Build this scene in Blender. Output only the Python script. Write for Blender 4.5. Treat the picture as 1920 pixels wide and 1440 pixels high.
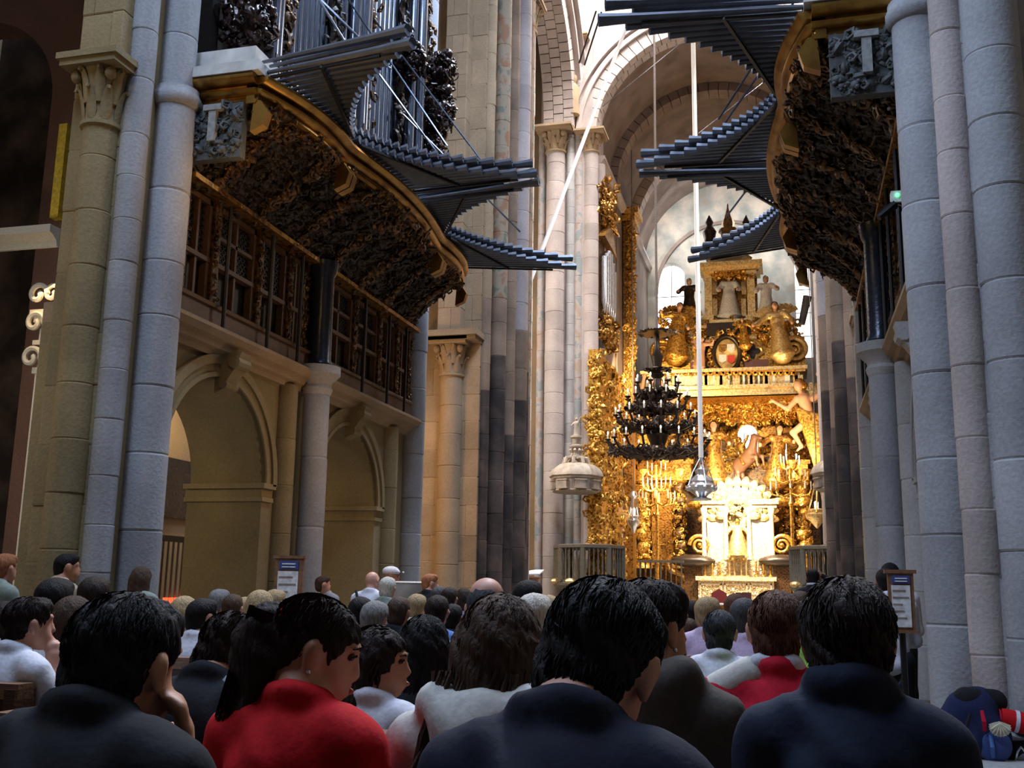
import bpy, bmesh, math, random
import numpy as np
from mathutils import Vector, Matrix
for _o in list(bpy.data.objects): bpy.data.objects.remove(_o)
SC = bpy.context.scene
COL = SC.collection
random.seed(7); NR = np.random.default_rng(7)
PI = math.pi
# ------------------------------------------------------------------ camera
CAM_F, CAM_H = 1950.0, 1.32
YAW, PITCH, ROLL = math.radians(15.0), math.radians(11.1), math.radians(0.95)
_fw = Vector((-math.sin(YAW)*math.cos(PITCH), math.cos(YAW)*math.cos(PITCH), math.sin(PITCH)))
_r0 = Vector((math.cos(YAW), math.sin(YAW), 0)); _u0 = _r0.cross(_fw)
_r = _r0*math.cos(ROLL)+_u0*math.sin(ROLL); _u = -_r0*math.sin(ROLL)+_u0*math.cos(ROLL)
cd = bpy.data.cameras.new('camera'); cam = bpy.data.objects.new('camera', cd); COL.objects.link(cam)
cd.sensor_width = 36; cd.lens = 36*CAM_F/1920; cd.clip_start = .05; cd.clip_end = 300
cam.matrix_world = Matrix(((_r.x, _u.x, -_fw.x, 0), (_r.y, _u.y, -_fw.y, 0), (_r.z, _u.z, -_fw.z, CAM_H), (0, 0, 0, 1)))
SC.camera = cam
# ------------------------------------------------------------------ world, exposure, daylight
w = bpy.data.worlds.new('world'); SC.world = w; w.use_nodes = True
w.node_tree.nodes['Background'].inputs[0].default_value = (.62, .74, 1.0, 1)
w.node_tree.nodes['Background'].inputs[1].default_value = .035
SC.view_settings.view_transform = 'Standard'; SC.view_settings.look = 'None'
SC.view_settings.gamma = 1.0; SC.view_settings.use_curve_mapping = False
SC.view_settings.exposure = 0.12
SC.cycles.max_bounces = 5; SC.cycles.diffuse_bounces = 3; SC.cycles.glossy_bounces = 2
SC.cycles.transmission_bounces = 3; SC.cycles.transparent_max_bounces = 6
SC.cycles.caustics_reflective = False; SC.cycles.caustics_refractive = False
SC.cycles.sample_clamp_indirect = 4.0

def light(name, typ, loc, power, color=(1, 1, 1), size=1.0, size_y=None, target=None, spot=None, blend=.5, radius=None):
    d = bpy.data.lights.new(name, typ); d.energy = power; d.color = color
    if typ == 'AREA':
        d.shape = 'RECTANGLE'; d.size = size; d.size_y = size_y or size
    if typ in ('POINT', 'SPOT'): d.shadow_soft_size = radius if radius is not None else .1
    if typ == 'SPOT': d.spot_size = math.radians(spot or 60); d.spot_blend = blend
    o = bpy.data.objects.new(name, d); COL.objects.link(o); o.location = loc
    if target is not None:
        o.rotation_euler = (Vector(target)-Vector(loc)).to_track_quat('-Z', 'Y').to_euler()
    return o
XC = -2.33                      # the axis of the nave
DAY = (.57, .72, 1.0)
WARM = (1.0, .66, .30)
# daylight: lantern over the crossing; unseen area lights added for nave, transepts and apse
light('nave_fill_light', 'AREA', (-.6, 13.5, 16.0), 1650, DAY, 5.0, 2.5, (-5.2, 12.0, 4.0))
light('nave_fill_light', 'AREA', (-5.6, 2.5, 12.0), 820, DAY, 5.0, 2.5, (4.0, 5.0, 6.0))  # added light, angled away to leave the left pier's west face darker
light('nave_fill_light', 'AREA', (XC+.8, 5.6, 14.5), 560, DAY, 4.0, 3.0, (XC+1.6, 4.6, 0))
light('lantern_light', 'AREA', (XC, 26.3, 27.0), 6800, (1.0, .97, .97), 5.0, 5.0, (XC, 26.5, 0))
light('apse_fill_light', 'AREA', (XC-2.7, 42.4, 17.0), 190, (.95, .97, 1.0), 1.2, 2.0, (XC+1.5, 45.5, 14.5))  # this pair is added inside the apse to brighten its end wall
light('apse_fill_light', 'AREA', (XC+2.7, 42.4, 17.0), 190, (.95, .97, 1.0), 1.2, 2.0, (XC-1.5, 45.5, 14.5))
light('sunbeam', 'SPOT', (8.5, 24.0, 17.5), 9000, (1.0, .95, .86), target=(-3.6, 24.6, 11.0), spot=34, blend=.4, radius=.25)
# electric lamps: altar floods, lamps over the aisle and under the organ lofts
light('altar_flood', 'AREA', (XC-2.6, 35.0, 9.4), 320, (1.0, .70, .36), .5, .4, (XC+1.0, 41.5, 3.6))
light('altar_flood', 'AREA', (XC+2.6, 37.6, 6.0), 250, (1.0, .70, .36), .4, .4, (XC-1.0, 40.5, 8.6))
light('altar_flood', 'AREA', (XC-2.6, 37.6, 5.0), 230, (1.0, .68, .34), .4, .4, (XC+.5, 40.5, 9.0))
light('shrine_lamp', 'AREA', (XC+.4, 37.9, 5.6), 850, (1.0, .86, .62), .4, .3, (XC+.4, 40, 3.0))
light('aisle_lamp', 'AREA', (-8.6, 3.6, 5.5), 30, (1.0, .70, .26), 1.0, 1.0, (-6.4, 8.2, 3.4))
light('aisle_lamp', 'AREA', (-9.5, 7.4, 3.0), 40, (1.0, .86, .66), .6, .6, (-8.8, 11.2, 2.6))
light('aisle_lamp', 'AREA', (-9.0, 11.0, 5.2), 24, (1.0, .66, .30), 1.0, 1.0, (-7.2, 11.4, 1.5))
light('aisle_lamp', 'AREA', (-8.2, 16.8, 4.4), 50, (1.0, .58, .24), .8, .8, (-6.4, 19.5, 3.6))
light('loft_lamp', 'POINT', (-4.75, 8.5, 5.2), 12, (1.0, .58, .20), radius=.08)
light('loft_lamp', 'POINT', (-4.3, 11.2, 2.8), 20, (1.0, .58, .24), radius=.15)
light('transept_light', 'AREA', (8.5, 25.0, 13.0), 950, (1.0, .93, .86), 4.0, 6.0, (-5, 22, 10))  # unseen light added to brighten the western crossing pier shafts
light('transept_light', 'AREA', (-12.5, 26.0, 10.0), 1100, (1.0, .90, .80), 4.0, 6.0, (-5, 26, 7))

# ------------------------------------------------------------------ pixel -> place in the building (image taken as 1920x1440)
def ray(px, py): return _fw+_r*((px-960)/CAM_F)+_u*((720-py)/CAM_F)
CP = Vector((0, 0, CAM_H))
def atY(px, py, Y): d = ray(px, py); return CP+d*(Y/d.y)
def atX(px, py, X): d = ray(px, py); return CP+d*(X/d.x)
def atD(px, py, D): return CP+ray(px, py)*D
PXM = lambda Y: (Y*.966+2.0*.2588)/CAM_F      # metres per pixel on the axis at depth Y
# ------------------------------------------------------------------ mesh helpers
WO = {}                          # world origin of each root
def org(o):
    return WO.get(o.name, Vector((0, 0, 0))) if o is not None else Vector((0, 0, 0))
def props(o, label=None, cat=None, group=None, kind=None):
    if label: o['label'] = label
    if cat: o['category'] = cat
    if group: o['group'] = group
    if kind: o['kind'] = kind
    return o
def thing(name, label, cat, loc, group=None, kind=None):
    o = bpy.data.objects.new(name, None); COL.objects.link(o); o.empty_display_size = .1
    o.location = loc; WO[o.name] = Vector(loc)
    return props(o, label, cat, group, kind)
def place(name, me, mat, parent, loc, scale=(1, 1, 1), rot=(0, 0, 0)):
    """one more object on shared mesh data"""
    o = bpy.data.objects.new(name, me); COL.objects.link(o)
    o.location = Vector(loc)-org(parent); o.scale = scale; o.rotation_euler = rot
    if parent is not None: o.parent = parent
    if mat is not None:
        if len(me.materials) == 0: me.materials.append(mat)
        if me.materials[0] is not mat:
            o.material_slots[0].link = 'OBJECT'; o.material_slots[0].material = mat
    return o

class MB:
    def __init__(s, side=0): s.v = []; s.f = []; s.side = side; s.M = None
    def add(s, vs, fs):
        o = len(s.v)
        if s.M is not None:
            M = s.M; vs = [tuple(M @ Vector(p)) for p in vs]
        s.v.extend(vs); s.f.extend([tuple(i+o for i in f) for f in fs]); return s
    def box(s, a, b):
        x0, y0, z0 = a; x1, y1, z1 = b
        return s.add([(x0, y0, z0), (x1, y0, z0), (x1, y1, z0), (x0, y1, z0), (x0, y0, z1), (x1, y0, z1), (x1, y1, z1), (x0, y1, z1)],
                     [(0, 3, 2, 1), (4, 5, 6, 7), (0, 1, 5, 4), (1, 2, 6, 5), (2, 3, 7, 6), (3, 0, 4, 7)])
    def cbox(s, c, d): return s.box([c[i]-d[i]/2 for i in range(3)], [c[i]+d[i]/2 for i in range(3)])
    def beam(s, p, q, w, h, up=(0, 0, 1)):
        p, q = Vector(p), Vector(q); d = (q-p).normalized(); up = Vector(up)
        if abs(d.dot(up)) > .99: up = Vector((1, 0, 0))
        a = d.cross(up).normalized()*(w/2); b = a.cross(d).normalized()*(h/2)
        vs = [tuple(e+i*a+j*b) for e in (p, q) for i, j in ((-1, -1), (1, -1), (1, 1), (-1, 1))]
        return s.add(vs, [(0, 1, 2, 3), (7, 6, 5, 4), (0, 4, 5, 1), (1, 5, 6, 2), (2, 6, 7, 3), (3, 7, 4, 0)])
    def tube(s, pts, rad, n=8, cap=True):
        pts = [Vector(p) for p in pts]; m = len(pts)
        if not hasattr(rad, '__len__'): rad = [rad]*m
        vs = []; fs = []; A = None
        for i in range(m):
            d = (pts[min(i+1, m-1)]-pts[max(i-1, 0)]).normalized()
            if A is None:
                A = d.cross(Vector((0, 0, 1)) if abs(d.z) < .9 else Vector((1, 0, 0))).normalized()
            else:
                A = (A-d*A.dot(d)).normalized()
            B = d.cross(A)
            for k in range(n):
                t = 2*PI*k/n; vs.append(tuple(pts[i]+(A*math.cos(t)+B*math.sin(t))*rad[i]))
        for i in range(m-1):
            for k in range(n):
                k2 = (k+1) % n; fs.append((i*n+k, i*n+k2, (i+1)*n+k2, (i+1)*n+k))
        if cap:
            fs.append(tuple(range(n-1, -1, -1))); fs.append(tuple((m-1)*n+k for k in range(n)))
        return s.add(vs, fs)
    def lathe(s, prof, c=(0, 0, 0), n=24, a0=0, a1=2*PI, sx=1, sy=1):
        full = abs(a1-a0-2*PI) < 1e-6; m = n if full else n+1; vs = []; fs = []
        for r, z in prof:
            for k in range(m):
                t = a0+(a1-a0)*k/n; vs.append((c[0]+r*sx*math.cos(t), c[1]+r*sy*math.sin(t), c[2]+z))
        for i in range(len(prof)-1):
            for k in range(n):
                k2 = (k+1) % m; fs.append((i*m+k, i*m+k2, (i+1)*m+k2, (i+1)*m+k))
        if full:
            if prof[0][0] > 1e-4: fs.append(tuple(range(m-1, -1, -1)))
            if prof[-1][0] > 1e-4: fs.append(tuple((len(prof)-1)*m+k for k in range(m)))
        return s.add(vs, fs)
    def ball(s, c, r, nu=10, nv=7, M=None):
        if not hasattr(r, '__len__'): r = (r, r, r)
        vs = [(0, 0, -1)]; fs = []
        for j in range(1, nv):
            p = -PI/2+PI*j/nv
            for k in range(nu): t = 2*PI*k/nu; vs.append((math.cos(p)*math.cos(t), math.cos(p)*math.sin(t), math.sin(p)))
        vs.append((0, 0, 1)); L = len(vs)-1
        for k in range(nu):
            k2 = (k+1) % nu; fs.append((0, 1+k2, 1+k)); b = 1+(nv-2)*nu; fs.append((b+k, b+k2, L))
            for j in range(nv-2): b = 1+j*nu; fs.append((b+k, b+k2, b+nu+k2, b+nu+k))
        out = []
        for p in vs:
            q = Vector((p[0]*r[0], p[1]*r[1], p[2]*r[2]))
            if M is not None: q = M @ q
            out.append((c[0]+q.x, c[1]+q.y, c[2]+q.z))
        return s.add(out, fs)
    def prism(s, outline, o, u, v, w):
        """2-D outline in (u,v), extruded along w (vector), placed at o"""
        o, u, v, w = Vector(o), Vector(u), Vector(v), Vector(w); n = len(outline)
        a = [tuple(o+u*x+v*y) for x, y in outline]; b = [tuple(o+u*x+v*y+w) for x, y in outline]
        fs = [(i, (i+1) % n, n+(i+1) % n, n+i) for i in range(n)]
        return s.add(a+b, fs+[tuple(range(n-1, -1, -1)), tuple(range(n, 2*n))])
    def sweep(s, prof, path, out):
        """profile (offset outwards, height) swept along a path; out(i) gives the outward unit vector at each point"""
        vs = []; fs = []; n = len(prof); m = len(path)
        for i, p in enumerate(path):
            o = Vector(out(i)); vs += [tuple(Vector(p)+o*a+Vector((0, 0, b))) for a, b in prof]
        for i in range(m-1):
            for k in range(n):
                k2 = (k+1) % n; fs.append((i*n+k, (i+1)*n+k, (i+1)*n+k2, i*n+k2))
        fs.append(tuple(range(n))); fs.append(tuple((m-1)*n+k for k in range(n-1, -1, -1)))
        return s.add(vs, fs)
    def arch(s, x0, x1, c, r0, r1, n=20, a0=0, a1=PI, axis='x'):
        """half-ring between radii r0<r1 about c=(u,z), between x0 and x1 along the axis"""
        vs = []; fs = []
        for i in range(n+1):
            t = a0+(a1-a0)*i/n
            for x in (x0, x1):
                for r in (r0, r1):
                    p = (c[0]+r*math.cos(t), c[1]+r*math.sin(t))
                    vs.append((x, p[0], p[1]) if axis == 'x' else (p[0], x, p[1]))
        for i in range(n):
            b = 4*i; e = b+4
            for q in ((0, 1), (1, 3), (3, 2), (2, 0)): fs.append((b+q[0], b+q[1], e+q[1], e+q[0]))
        fs += [(0, 2, 3, 1), (4*n, 4*n+1, 4*n+3, 4*n+2)]
        return s.add(vs, fs)
    def arch_wall(s, x0, x1, Y0, Y1, z0, z1, arches, n=16, axis='x'):
        """wall slab from x0 to x1 with round-headed openings (centre, radius, spring height)"""
        P = lambda x, y, z: (x, y, z) if axis == 'x' else (y, x, z)
        cur = Y0
        def slab(ya, yb, za, zb):
            a = P(x0, ya, za); b = P(x1, yb, zb); s.box([min(a[i], b[i]) for i in range(3)], [max(a[i], b[i]) for i in range(3)])
        for c, r, zs in arches:
            slab(cur, c-r, z0, z1)
            vs = []; fs = []
            for i in range(n+1):
                t = PI-PI*i/n; y = c+r*math.cos(t); z = zs+r*math.sin(t)
                vs += [P(x0, y, z), P(x1, y, z), P(x0, y, z1), P(x1, y, z1)]
            for i in range(n):
                b = 4*i; e = b+4
                fs += [(b, e, e+2, b+2), (b+1, b+3, e+3, e+1), (b, b+1, e+1, e), (b+2, e+2, e+3, b+3)]
            s.add(vs, fs); cur = c+r
        slab(cur, Y1, z0, z1); return s
    def mesh(s, name, smooth=38, o=(0, 0, 0)):
        v = np.array(s.v, dtype=float) if s.v else np.zeros((0, 3)); f = s.f
        if s.side: v[:, 0] = 2*XC-v[:, 0]; f = [t[::-1] for t in f]
        v = v-np.array(tuple(o)); me = bpy.data.meshes.new(name); me.from_pydata(v.tolist(), [], f); finish(me, smooth); return me
    def build(s, name, mat, parent=None, smooth=38, label=None, cat=None, group=None, kind=None):
        me = s.mesh(name, smooth, org(parent)); me.materials.append(mat)
        o = bpy.data.objects.new(name, me); COL.objects.link(o)
        if parent is not None: o.parent = parent; WO[o.name] = org(parent)
        return props(o, label, cat, group, kind)
def finish(me, smooth):
    bm = bmesh.new(); bm.from_mesh(me); bmesh.ops.recalc_face_normals(bm, faces=bm.faces); bm.to_mesh(me); bm.free()
    if smooth:
        me.polygons.foreach_set('use_smooth', [True]*len(me.polygons)); me.set_sharp_from_angle(angle=math.radians(smooth))
    me.update()
def mx(x, side): return 2*XC-x if side else x

# ------------------------------------------------------------------ signed-distance bodies (surface nets)
class SDF:
    """a smooth union of round shapes, meshed as ONE continuous surface"""
    def __init__(s, k=.03): s.p = []; s.cut = []; s.k = k
    def cap(s, a, b, ra, rb=None): s.p.append(('c', np.array(a, float), np.array(b, float), ra, ra if rb is None else rb)); return s
    def ell(s, c, r, M=None): s.p.append(('e', np.array(c, float), np.array(r, float), None if M is None else np.array(M.to_3x3()))); return s
    def minus(s, c, r, M=None): s.cut.append((np.array(c, float), np.array(r, float), None if M is None else np.array(M.to_3x3()))); return s
    @staticmethod
    def _ell(P, c, r, M):
        q = P-c
        if M is not None: q = q @ M
        k0 = np.sqrt(((q/r)**2).sum(-1)); k1 = np.sqrt(((q/(r*r))**2).sum(-1))+1e-9
        return k0*(k0-1)/k1
    def bounds(s):
        lo = np.full(3, 1e9); hi = -lo
        for p in s.p:
            if p[0] == 'c':
                r = max(p[3], p[4]); lo = np.minimum(lo, np.minimum(p[1], p[2])-r); hi = np.maximum(hi, np.maximum(p[1], p[2])+r)
            else:
                r = p[2] if p[3] is None else np.full(3, p[2].max()); lo = np.minimum(lo, p[1]-r); hi = np.maximum(hi, p[1]+r)
        return lo, hi
    def mesh(s, name, h, noise=None, smooth=60):
        lo, hi = s.bounds(); lo = lo-2.5*h-(.01 if noise else 0); hi = hi+2.5*h+(.01 if noise else 0)
        N = np.ceil((hi-lo)/h).astype(int)+1
        ax = [lo[i]+h*np.arange(N[i]) for i in range(3)]
        P = np.stack(np.meshgrid(*ax, indexing='ij'), -1); D = np.full(P.shape[:3], 9.0); k = s.k
        def sub(a, b, m):
            i0 = np.clip(np.floor((a-m-lo)/h).astype(int), 0, N); i1 = np.clip(np.ceil((b+m-lo)/h).astype(int)+1, 0, N)
            return tuple(slice(i0[i], i1[i]) for i in range(3))
        for p in s.p:
            if p[0] == 'c':
                a, b, ra, rb = p[1:]; r = max(ra, rb); S_ = sub(np.minimum(a, b)-r, np.maximum(a, b)+r, k+2.5*h); Q = P[S_]; ab = b-a; t = np.clip(((Q-a) @ ab)/max(ab @ ab, 1e-9), 0, 1)
                d = np.sqrt((((Q-a)-t[..., None]*ab)**2).sum(-1))-(ra+(rb-ra)*t)
            else:
                r = p[2] if p[3] is None else np.full(3, p[2].max()); S_ = sub(p[1]-r, p[1]+r, k+2.5*h); d = s._ell(P[S_], p[1], p[2], p[3])
            E_ = D[S_]; hh = np.clip(k-np.abs(E_-d), 0, None)/k; D[S_] = np.minimum(E_, d)-hh*hh*k*.25
        for c, r, M in s.cut:
            S_ = sub(c-r.max(), c+r.max(), .025+2*h); d = -s._ell(P[S_], c, r, M); E_ = D[S_]; hh = np.clip(.02-np.abs(E_-d), 0, None)/.02; D[S_] = np.maximum(E_, d)+hh*hh*.005
        if noise is not None: D = D+noise(P)
        v, f = surface_nets(D, lo, h); me = bpy.data.meshes.new(name); me.from_pydata(v.tolist(), [], f.tolist())
        me.polygons.foreach_set('use_smooth', [True]*len(me.polygons)); me.update(); return me
def surface_nets(D, lo, h):
    S = D < 0; nx, ny, nz = D.shape; c = (nx-1, ny-1, nz-1)
    off = [(i, j, k) for i in (0, 1) for j in (0, 1) for k in (0, 1)]
    sl = lambda A, o: A[o[0]:o[0]+c[0], o[1]:o[1]+c[1], o[2]:o[2]+c[2]]
    cnt = sum(sl(S, o).astype(np.int8) for o in off); act = (cnt > 0) & (cnt < 8)
    idx = -np.ones(c, int); I = np.argwhere(act); idx[act] = np.arange(len(I))
    acc = np.zeros((len(I), 3)); n = np.zeros(len(I))
    for a in off:
        for d in range(3):
            if a[d]: continue
            b = list(a); b[d] = 1; da = D[I[:, 0]+a[0], I[:, 1]+a[1], I[:, 2]+a[2]]; db = D[I[:, 0]+b[0], I[:, 1]+b[1], I[:, 2]+b[2]]
            m = (da < 0) != (db < 0); t = np.where(m, da/np.where(m, da-db, 1), 0)
            p = np.tile(np.array(a, float), (len(I), 1)); p[:, d] += t; acc[m] += p[m]; n[m] += 1
    v = lo+h*(I+acc/np.maximum(n, 1)[:, None]); F = []
    for d in range(3):
        e, g = (d+1) % 3, (d+2) % 3
        A = np.moveaxis(S, d, 0); m = np.moveaxis(A[:-1] != A[1:], 0, d)
        E = np.argwhere(m); E = E[(E[:, e] > 0) & (E[:, g] > 0) & (E[:, e] < D.shape[e]-1) & (E[:, g] < D.shape[g]-1)]
        if not len(E): continue
        q = []
        for de, dg in ((0, 0), (-1, 0), (-1, -1), (0, -1)):
            t = E.copy(); t[:, e] += de; t[:, g] += dg; q.append(idx[t[:, 0], t[:, 1], t[:, 2]])
        q = np.stack(q, 1); fl = S[E[:, 0], E[:, 1], E[:, 2]]; q[~fl] = q[~fl][:, ::-1]; F.append(q)
    F = np.concatenate(F); return v, F[(F >= 0).all(1)]

# ------------------------------------------------------------------ materials
def _mat(name):
    m = bpy.data.materials.new(name); m.use_nodes = True; nt = m.node_tree
    return m, nt, nt.nodes['Principled BSDF'], (lambda t: nt.nodes.new(t)), nt.links.new
def rgba(c): return (c[0], c[1], c[2], 1)
def plain(name, c, rough=.6, metal=0, scale=25, var=.25, bump=.15, emit=None, spec=.5, stretch=None, dist=.02):
    """one colour with soft noise variation and fine relief"""
    m, nt, b, N, L = _mat(name)
    co = N('ShaderNodeTexCoord'); mp = N('ShaderNodeMapping'); L(co.outputs['Object'], mp.inputs[0])
    if stretch: mp.inputs['Scale'].default_value = stretch
    n = N('ShaderNodeTexNoise'); n.inputs['Scale'].default_value = scale; n.inputs['Detail'].default_value = 4; L(mp.outputs[0], n.inputs[0])
    r = N('ShaderNodeValToRGB'); L(n.outputs['Fac'], r.inputs[0])
    r.color_ramp.elements[0].position = .3; r.color_ramp.elements[1].position = .7
    r.color_ramp.elements[0].color = rgba([x*(1-var) for x in c]); r.color_ramp.elements[1].color = rgba([min(1, x*(1+var)) for x in c])
    L(r.outputs[0], b.inputs['Base Color']); b.inputs['Roughness'].default_value = rough; b.inputs['Metallic'].default_value = metal
    b.inputs['Specular IOR Level'].default_value = spec
    if bump:
        bp = N('ShaderNodeBump'); bp.inputs['Strength'].default_value = bump; bp.inputs['Distance'].default_value = dist
        L(n.outputs['Fac'], bp.inputs['Height']); L(bp.outputs[0], b.inputs['Normal'])
    if emit: b.inputs['Emission Color'].default_value = rgba(emit[0]); b.inputs['Emission Strength'].default_value = emit[1]
    return m
def granite(name, c, var=.16, stain=None, rough=.85):
    """speckled stone: broad stains, fine grain, each block a shade of its own"""
    m, nt, b, N, L = _mat(name)
    co = N('ShaderNodeTexCoord'); geo = N('ShaderNodeNewGeometry'); oi = N('ShaderNodeObjectInfo')
    n1 = N('ShaderNodeTexNoise'); n1.inputs['Scale'].default_value = 1.3; n1.inputs['Detail'].default_value = 5; L(geo.outputs['Position'], n1.inputs[0])
    n2 = N('ShaderNodeTexNoise'); n2.inputs['Scale'].default_value = 34; n2.inputs['Detail'].default_value = 3; L(geo.outputs['Position'], n2.inputs[0])
    r = N('ShaderNodeValToRGB'); L(n1.outputs['Fac'], r.inputs[0]); e = r.color_ramp.elements
    e[0].position = .32; e[1].position = .68; e[0].color = rgba([x*(1-var) for x in c]); e[1].color = rgba([x*(1+var) for x in c])
    if stain: k = r.color_ramp.elements.new(.42); k.color = rgba(stain)
    mr = N('ShaderNodeMapRange'); mr.inputs[3].default_value = .90; mr.inputs[4].default_value = 1.09; L(n2.outputs['Fac'], mr.inputs[0])
    mr.inputs[1].default_value = .3; mr.inputs[2].default_value = .7
    m2 = N('ShaderNodeMapRange'); m2.inputs[3].default_value = .86; m2.inputs[4].default_value = 1.12; L(oi.outputs['Random'], m2.inputs[0])
    mu = N('ShaderNodeMath'); mu.operation = 'MULTIPLY'; L(mr.outputs[0], mu.inputs[0]); L(m2.outputs[0], mu.inputs[1])
    vm = N('ShaderNodeVectorMath'); vm.operation = 'SCALE'; L(r.outputs[0], vm.inputs[0]); L(mu.outputs[0], vm.inputs['Scale'])
    L(vm.outputs[0], b.inputs['Base Color']); b.inputs['Roughness'].default_value = rough; b.inputs['Specular IOR Level'].default_value = .25
    bp = N('ShaderNodeBump'); bp.inputs['Strength'].default_value = .35; bp.inputs['Distance'].default_value = .012
    L(n2.outputs['Fac'], bp.inputs['Height']); L(bp.outputs[0], b.inputs['Normal'])
    return m
def painted(name, base, c1, c2):
    """stone shaft with worn bands of old green and rust paint"""
    m, nt, b, N, L = _mat(name)
    geo = N('ShaderNodeNewGeometry'); mp = N('ShaderNodeMapping'); L(geo.outputs['Position'], mp.inputs[0]); mp.inputs['Scale'].default_value = (3, 3, 2.4)
    n1 = N('ShaderNodeTexNoise'); n1.inputs['Scale'].default_value = 1.1; n1.inputs['Detail'].default_value = 3; L(mp.outputs[0], n1.inputs[0])
    r = N('ShaderNodeValToRGB'); L(n1.outputs['Fac'], r.inputs[0]); e = r.color_ramp.elements
    e[0].position = .30; e[0].color = rgba(c1); e[1].position = .70; e[1].color = rgba(c2)
    k = r.color_ramp.elements.new(.42); k.color = rgba(c1); k = r.color_ramp.elements.new(.46); k.color = rgba(base)
    k = r.color_ramp.elements.new(.55); k.color = rgba(base); k = r.color_ramp.elements.new(.60); k.color = rgba(c2)
    L(r.outputs[0], b.inputs['Base Color']); b.inputs['Roughness'].default_value = .85
    return m
def gilt(name, c, dark, scale=14, metal=.75, rough=.34, bump=.5):
    """gilding, darker in the hollows"""
    m, nt, b, N, L = _mat(name)
    co = N('ShaderNodeNewGeometry'); n = N('ShaderNodeTexNoise'); n.inputs['Scale'].default_value = scale; n.inputs['Detail'].default_value = 4; L(co.outputs['Position'], n.inputs[0])
    r = N('ShaderNodeValToRGB'); L(n.outputs['Fac'], r.inputs[0]); e = r.color_ramp.elements
    e[0].position = .36; e[0].color = rgba(dark); e[1].position = .56; e[1].color = rgba(c)
    L(r.outputs[0], b.inputs['Base Color']); b.inputs['Metallic'].default_value = metal; b.inputs['Roughness'].default_value = rough
    bp = N('ShaderNodeBump'); bp.inputs['Strength'].default_value = bump; bp.inputs['Distance'].default_value = .03
    L(n.outputs['Fac'], bp.inputs['Height']); L(bp.outputs[0], b.inputs['Normal'])
    return m
M = {}
M['granite'] = granite('grey_granite', (.36, .36, .37))
M['granite_b'] = granite('pale_granite', (.42, .41, .40))
M['ochre'] = granite('lamp_tinted_stone', (.28, .215, .112))  # ochre tint holds the warm lamplight on the left-hand stone
M['warm'] = granite('warm_sandstone', (.38, .27, .165))
M['soot'] = granite('soot_and_shade_stone', (.10, .070, .055), .5, stain=(.045, .034, .030))  # sooty pier shafts, and the shade colour behind the aisle arch
M['brownstone'] = granite('brown_stained_stone', (.27, .185, .125), .3)
M['pinkstone'] = granite('pink_grey_stone', (.46, .39, .36), .14)
M['vault'] = granite('vault_masonry', (.235, .175, .145), .25)
M['plaster'] = granite('pink_plaster', (.20, .115, .09), .1)
M['white'] = granite('white_limestone', (.62, .60, .55), .08)
M['paint_a'] = painted('painted_shaft', (.33, .25, .17), (.17, .18, .13), (.30, .16, .09))
M['paint_b'] = painted('painted_shaft_blue', (.40, .35, .33), (.26, .29, .29), (.38, .29, .23))
M['yellow'] = plain('yellow_gilt_board', (.72, .50, .05), .5)
M['floor'] = granite('floor_slabs', (.15, .135, .115), .15, rough=.6)
M['gold'] = gilt('bright_gilding', (.86, .48, .09), (.30, .12, .02))
M['gold_pale'] = gilt('pale_gilding', (1.0, .78, .36), (.75, .42, .12))
M['gold_deep'] = gilt('deep_gilding', (.50, .25, .05), (.14, .055, .015))
M['gold_cornice'] = gilt('moulded_gilding', (.42, .22, .045), (.26, .12, .025), scale=5, metal=.85, rough=.30, bump=.08)
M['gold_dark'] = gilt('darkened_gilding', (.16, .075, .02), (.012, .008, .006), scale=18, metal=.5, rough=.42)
M['carved'] = gilt('dark_carved_wood', (.050, .028, .012), (.006, .005, .004), scale=16, metal=.25, rough=.5)
M['blackwood'] = plain('black_painted_wood', (.018, .014, .012), .5)
M['oldwood'] = plain('old_oak', (.10, .052, .026), .5, scale=8, stretch=(6, 1, 1))
M['pew'] = plain('pew_wood', (.065, .030, .016), .38, scale=8, stretch=(1, 8, 8))
M['pew_top'] = plain('pew_rail_wood', (.20, .105, .055), .32, scale=8, stretch=(1, 8, 8))
M['iron'] = plain('black_iron', (.012, .012, .014), .45, .3)
M['pipe'] = plain('dark_lead_pipe', (.115, .125, .15), .42, .55, scale=6, var=.2, bump=.03)
M['tin'] = plain('bright_tin_pipe', (.30, .33, .40), .20, .95, scale=4, var=.08, bump=.02)
M['bronze'] = plain('dark_bronze', (.055, .038, .028), .38, .6)
M['silver'] = plain('silver', (.78, .80, .84), .24, .9, scale=10, var=.1)
M['rope_white'] = plain('white_rope', (.95, .94, .90), .9, var=.05)
M['rope'] = plain('grey_chain', (.16, .13, .12), .7)
M['marble'] = plain('grey_marble', (.52, .50, .46), .4, scale=5)
M['linen'] = plain('white_linen', (.85, .84, .82), .8)
M['purple'] = plain('porphyry_band', (.20, .09, .09), .5)
M['candle'] = plain('candle_wax', (.85, .80, .66), .5)
M['bulb'] = plain('lit_candle_bulb', (1, .9, .7), .4, emit=((1.0, .88, .70), 2.5), bump=0)
M['flesh'] = plain('painted_flesh', (.66, .36, .22), .5, var=.1)
M['robe'] = plain('pale_robe', (.82, .80, .78), .7)
M['daylit'] = plain('daylit_glass', (.9, .95, 1), .3, emit=((.93, .97, 1.0), 2.6), bump=0)
M['votive'] = plain('red_votive_glass', (.7, .02, .01), .3, emit=((1.0, .06, .02), 3.0), bump=0)
M['silvergilt'] = gilt('silver_gilt', (.95, .72, .38), (.50, .28, .10), scale=20, metal=.6, rough=.4)
M['silvergilt_pale'] = gilt('pale_silver_gilt', (1.0, .86, .58), (.80, .56, .25), scale=12, metal=.5, rough=.4)
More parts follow.
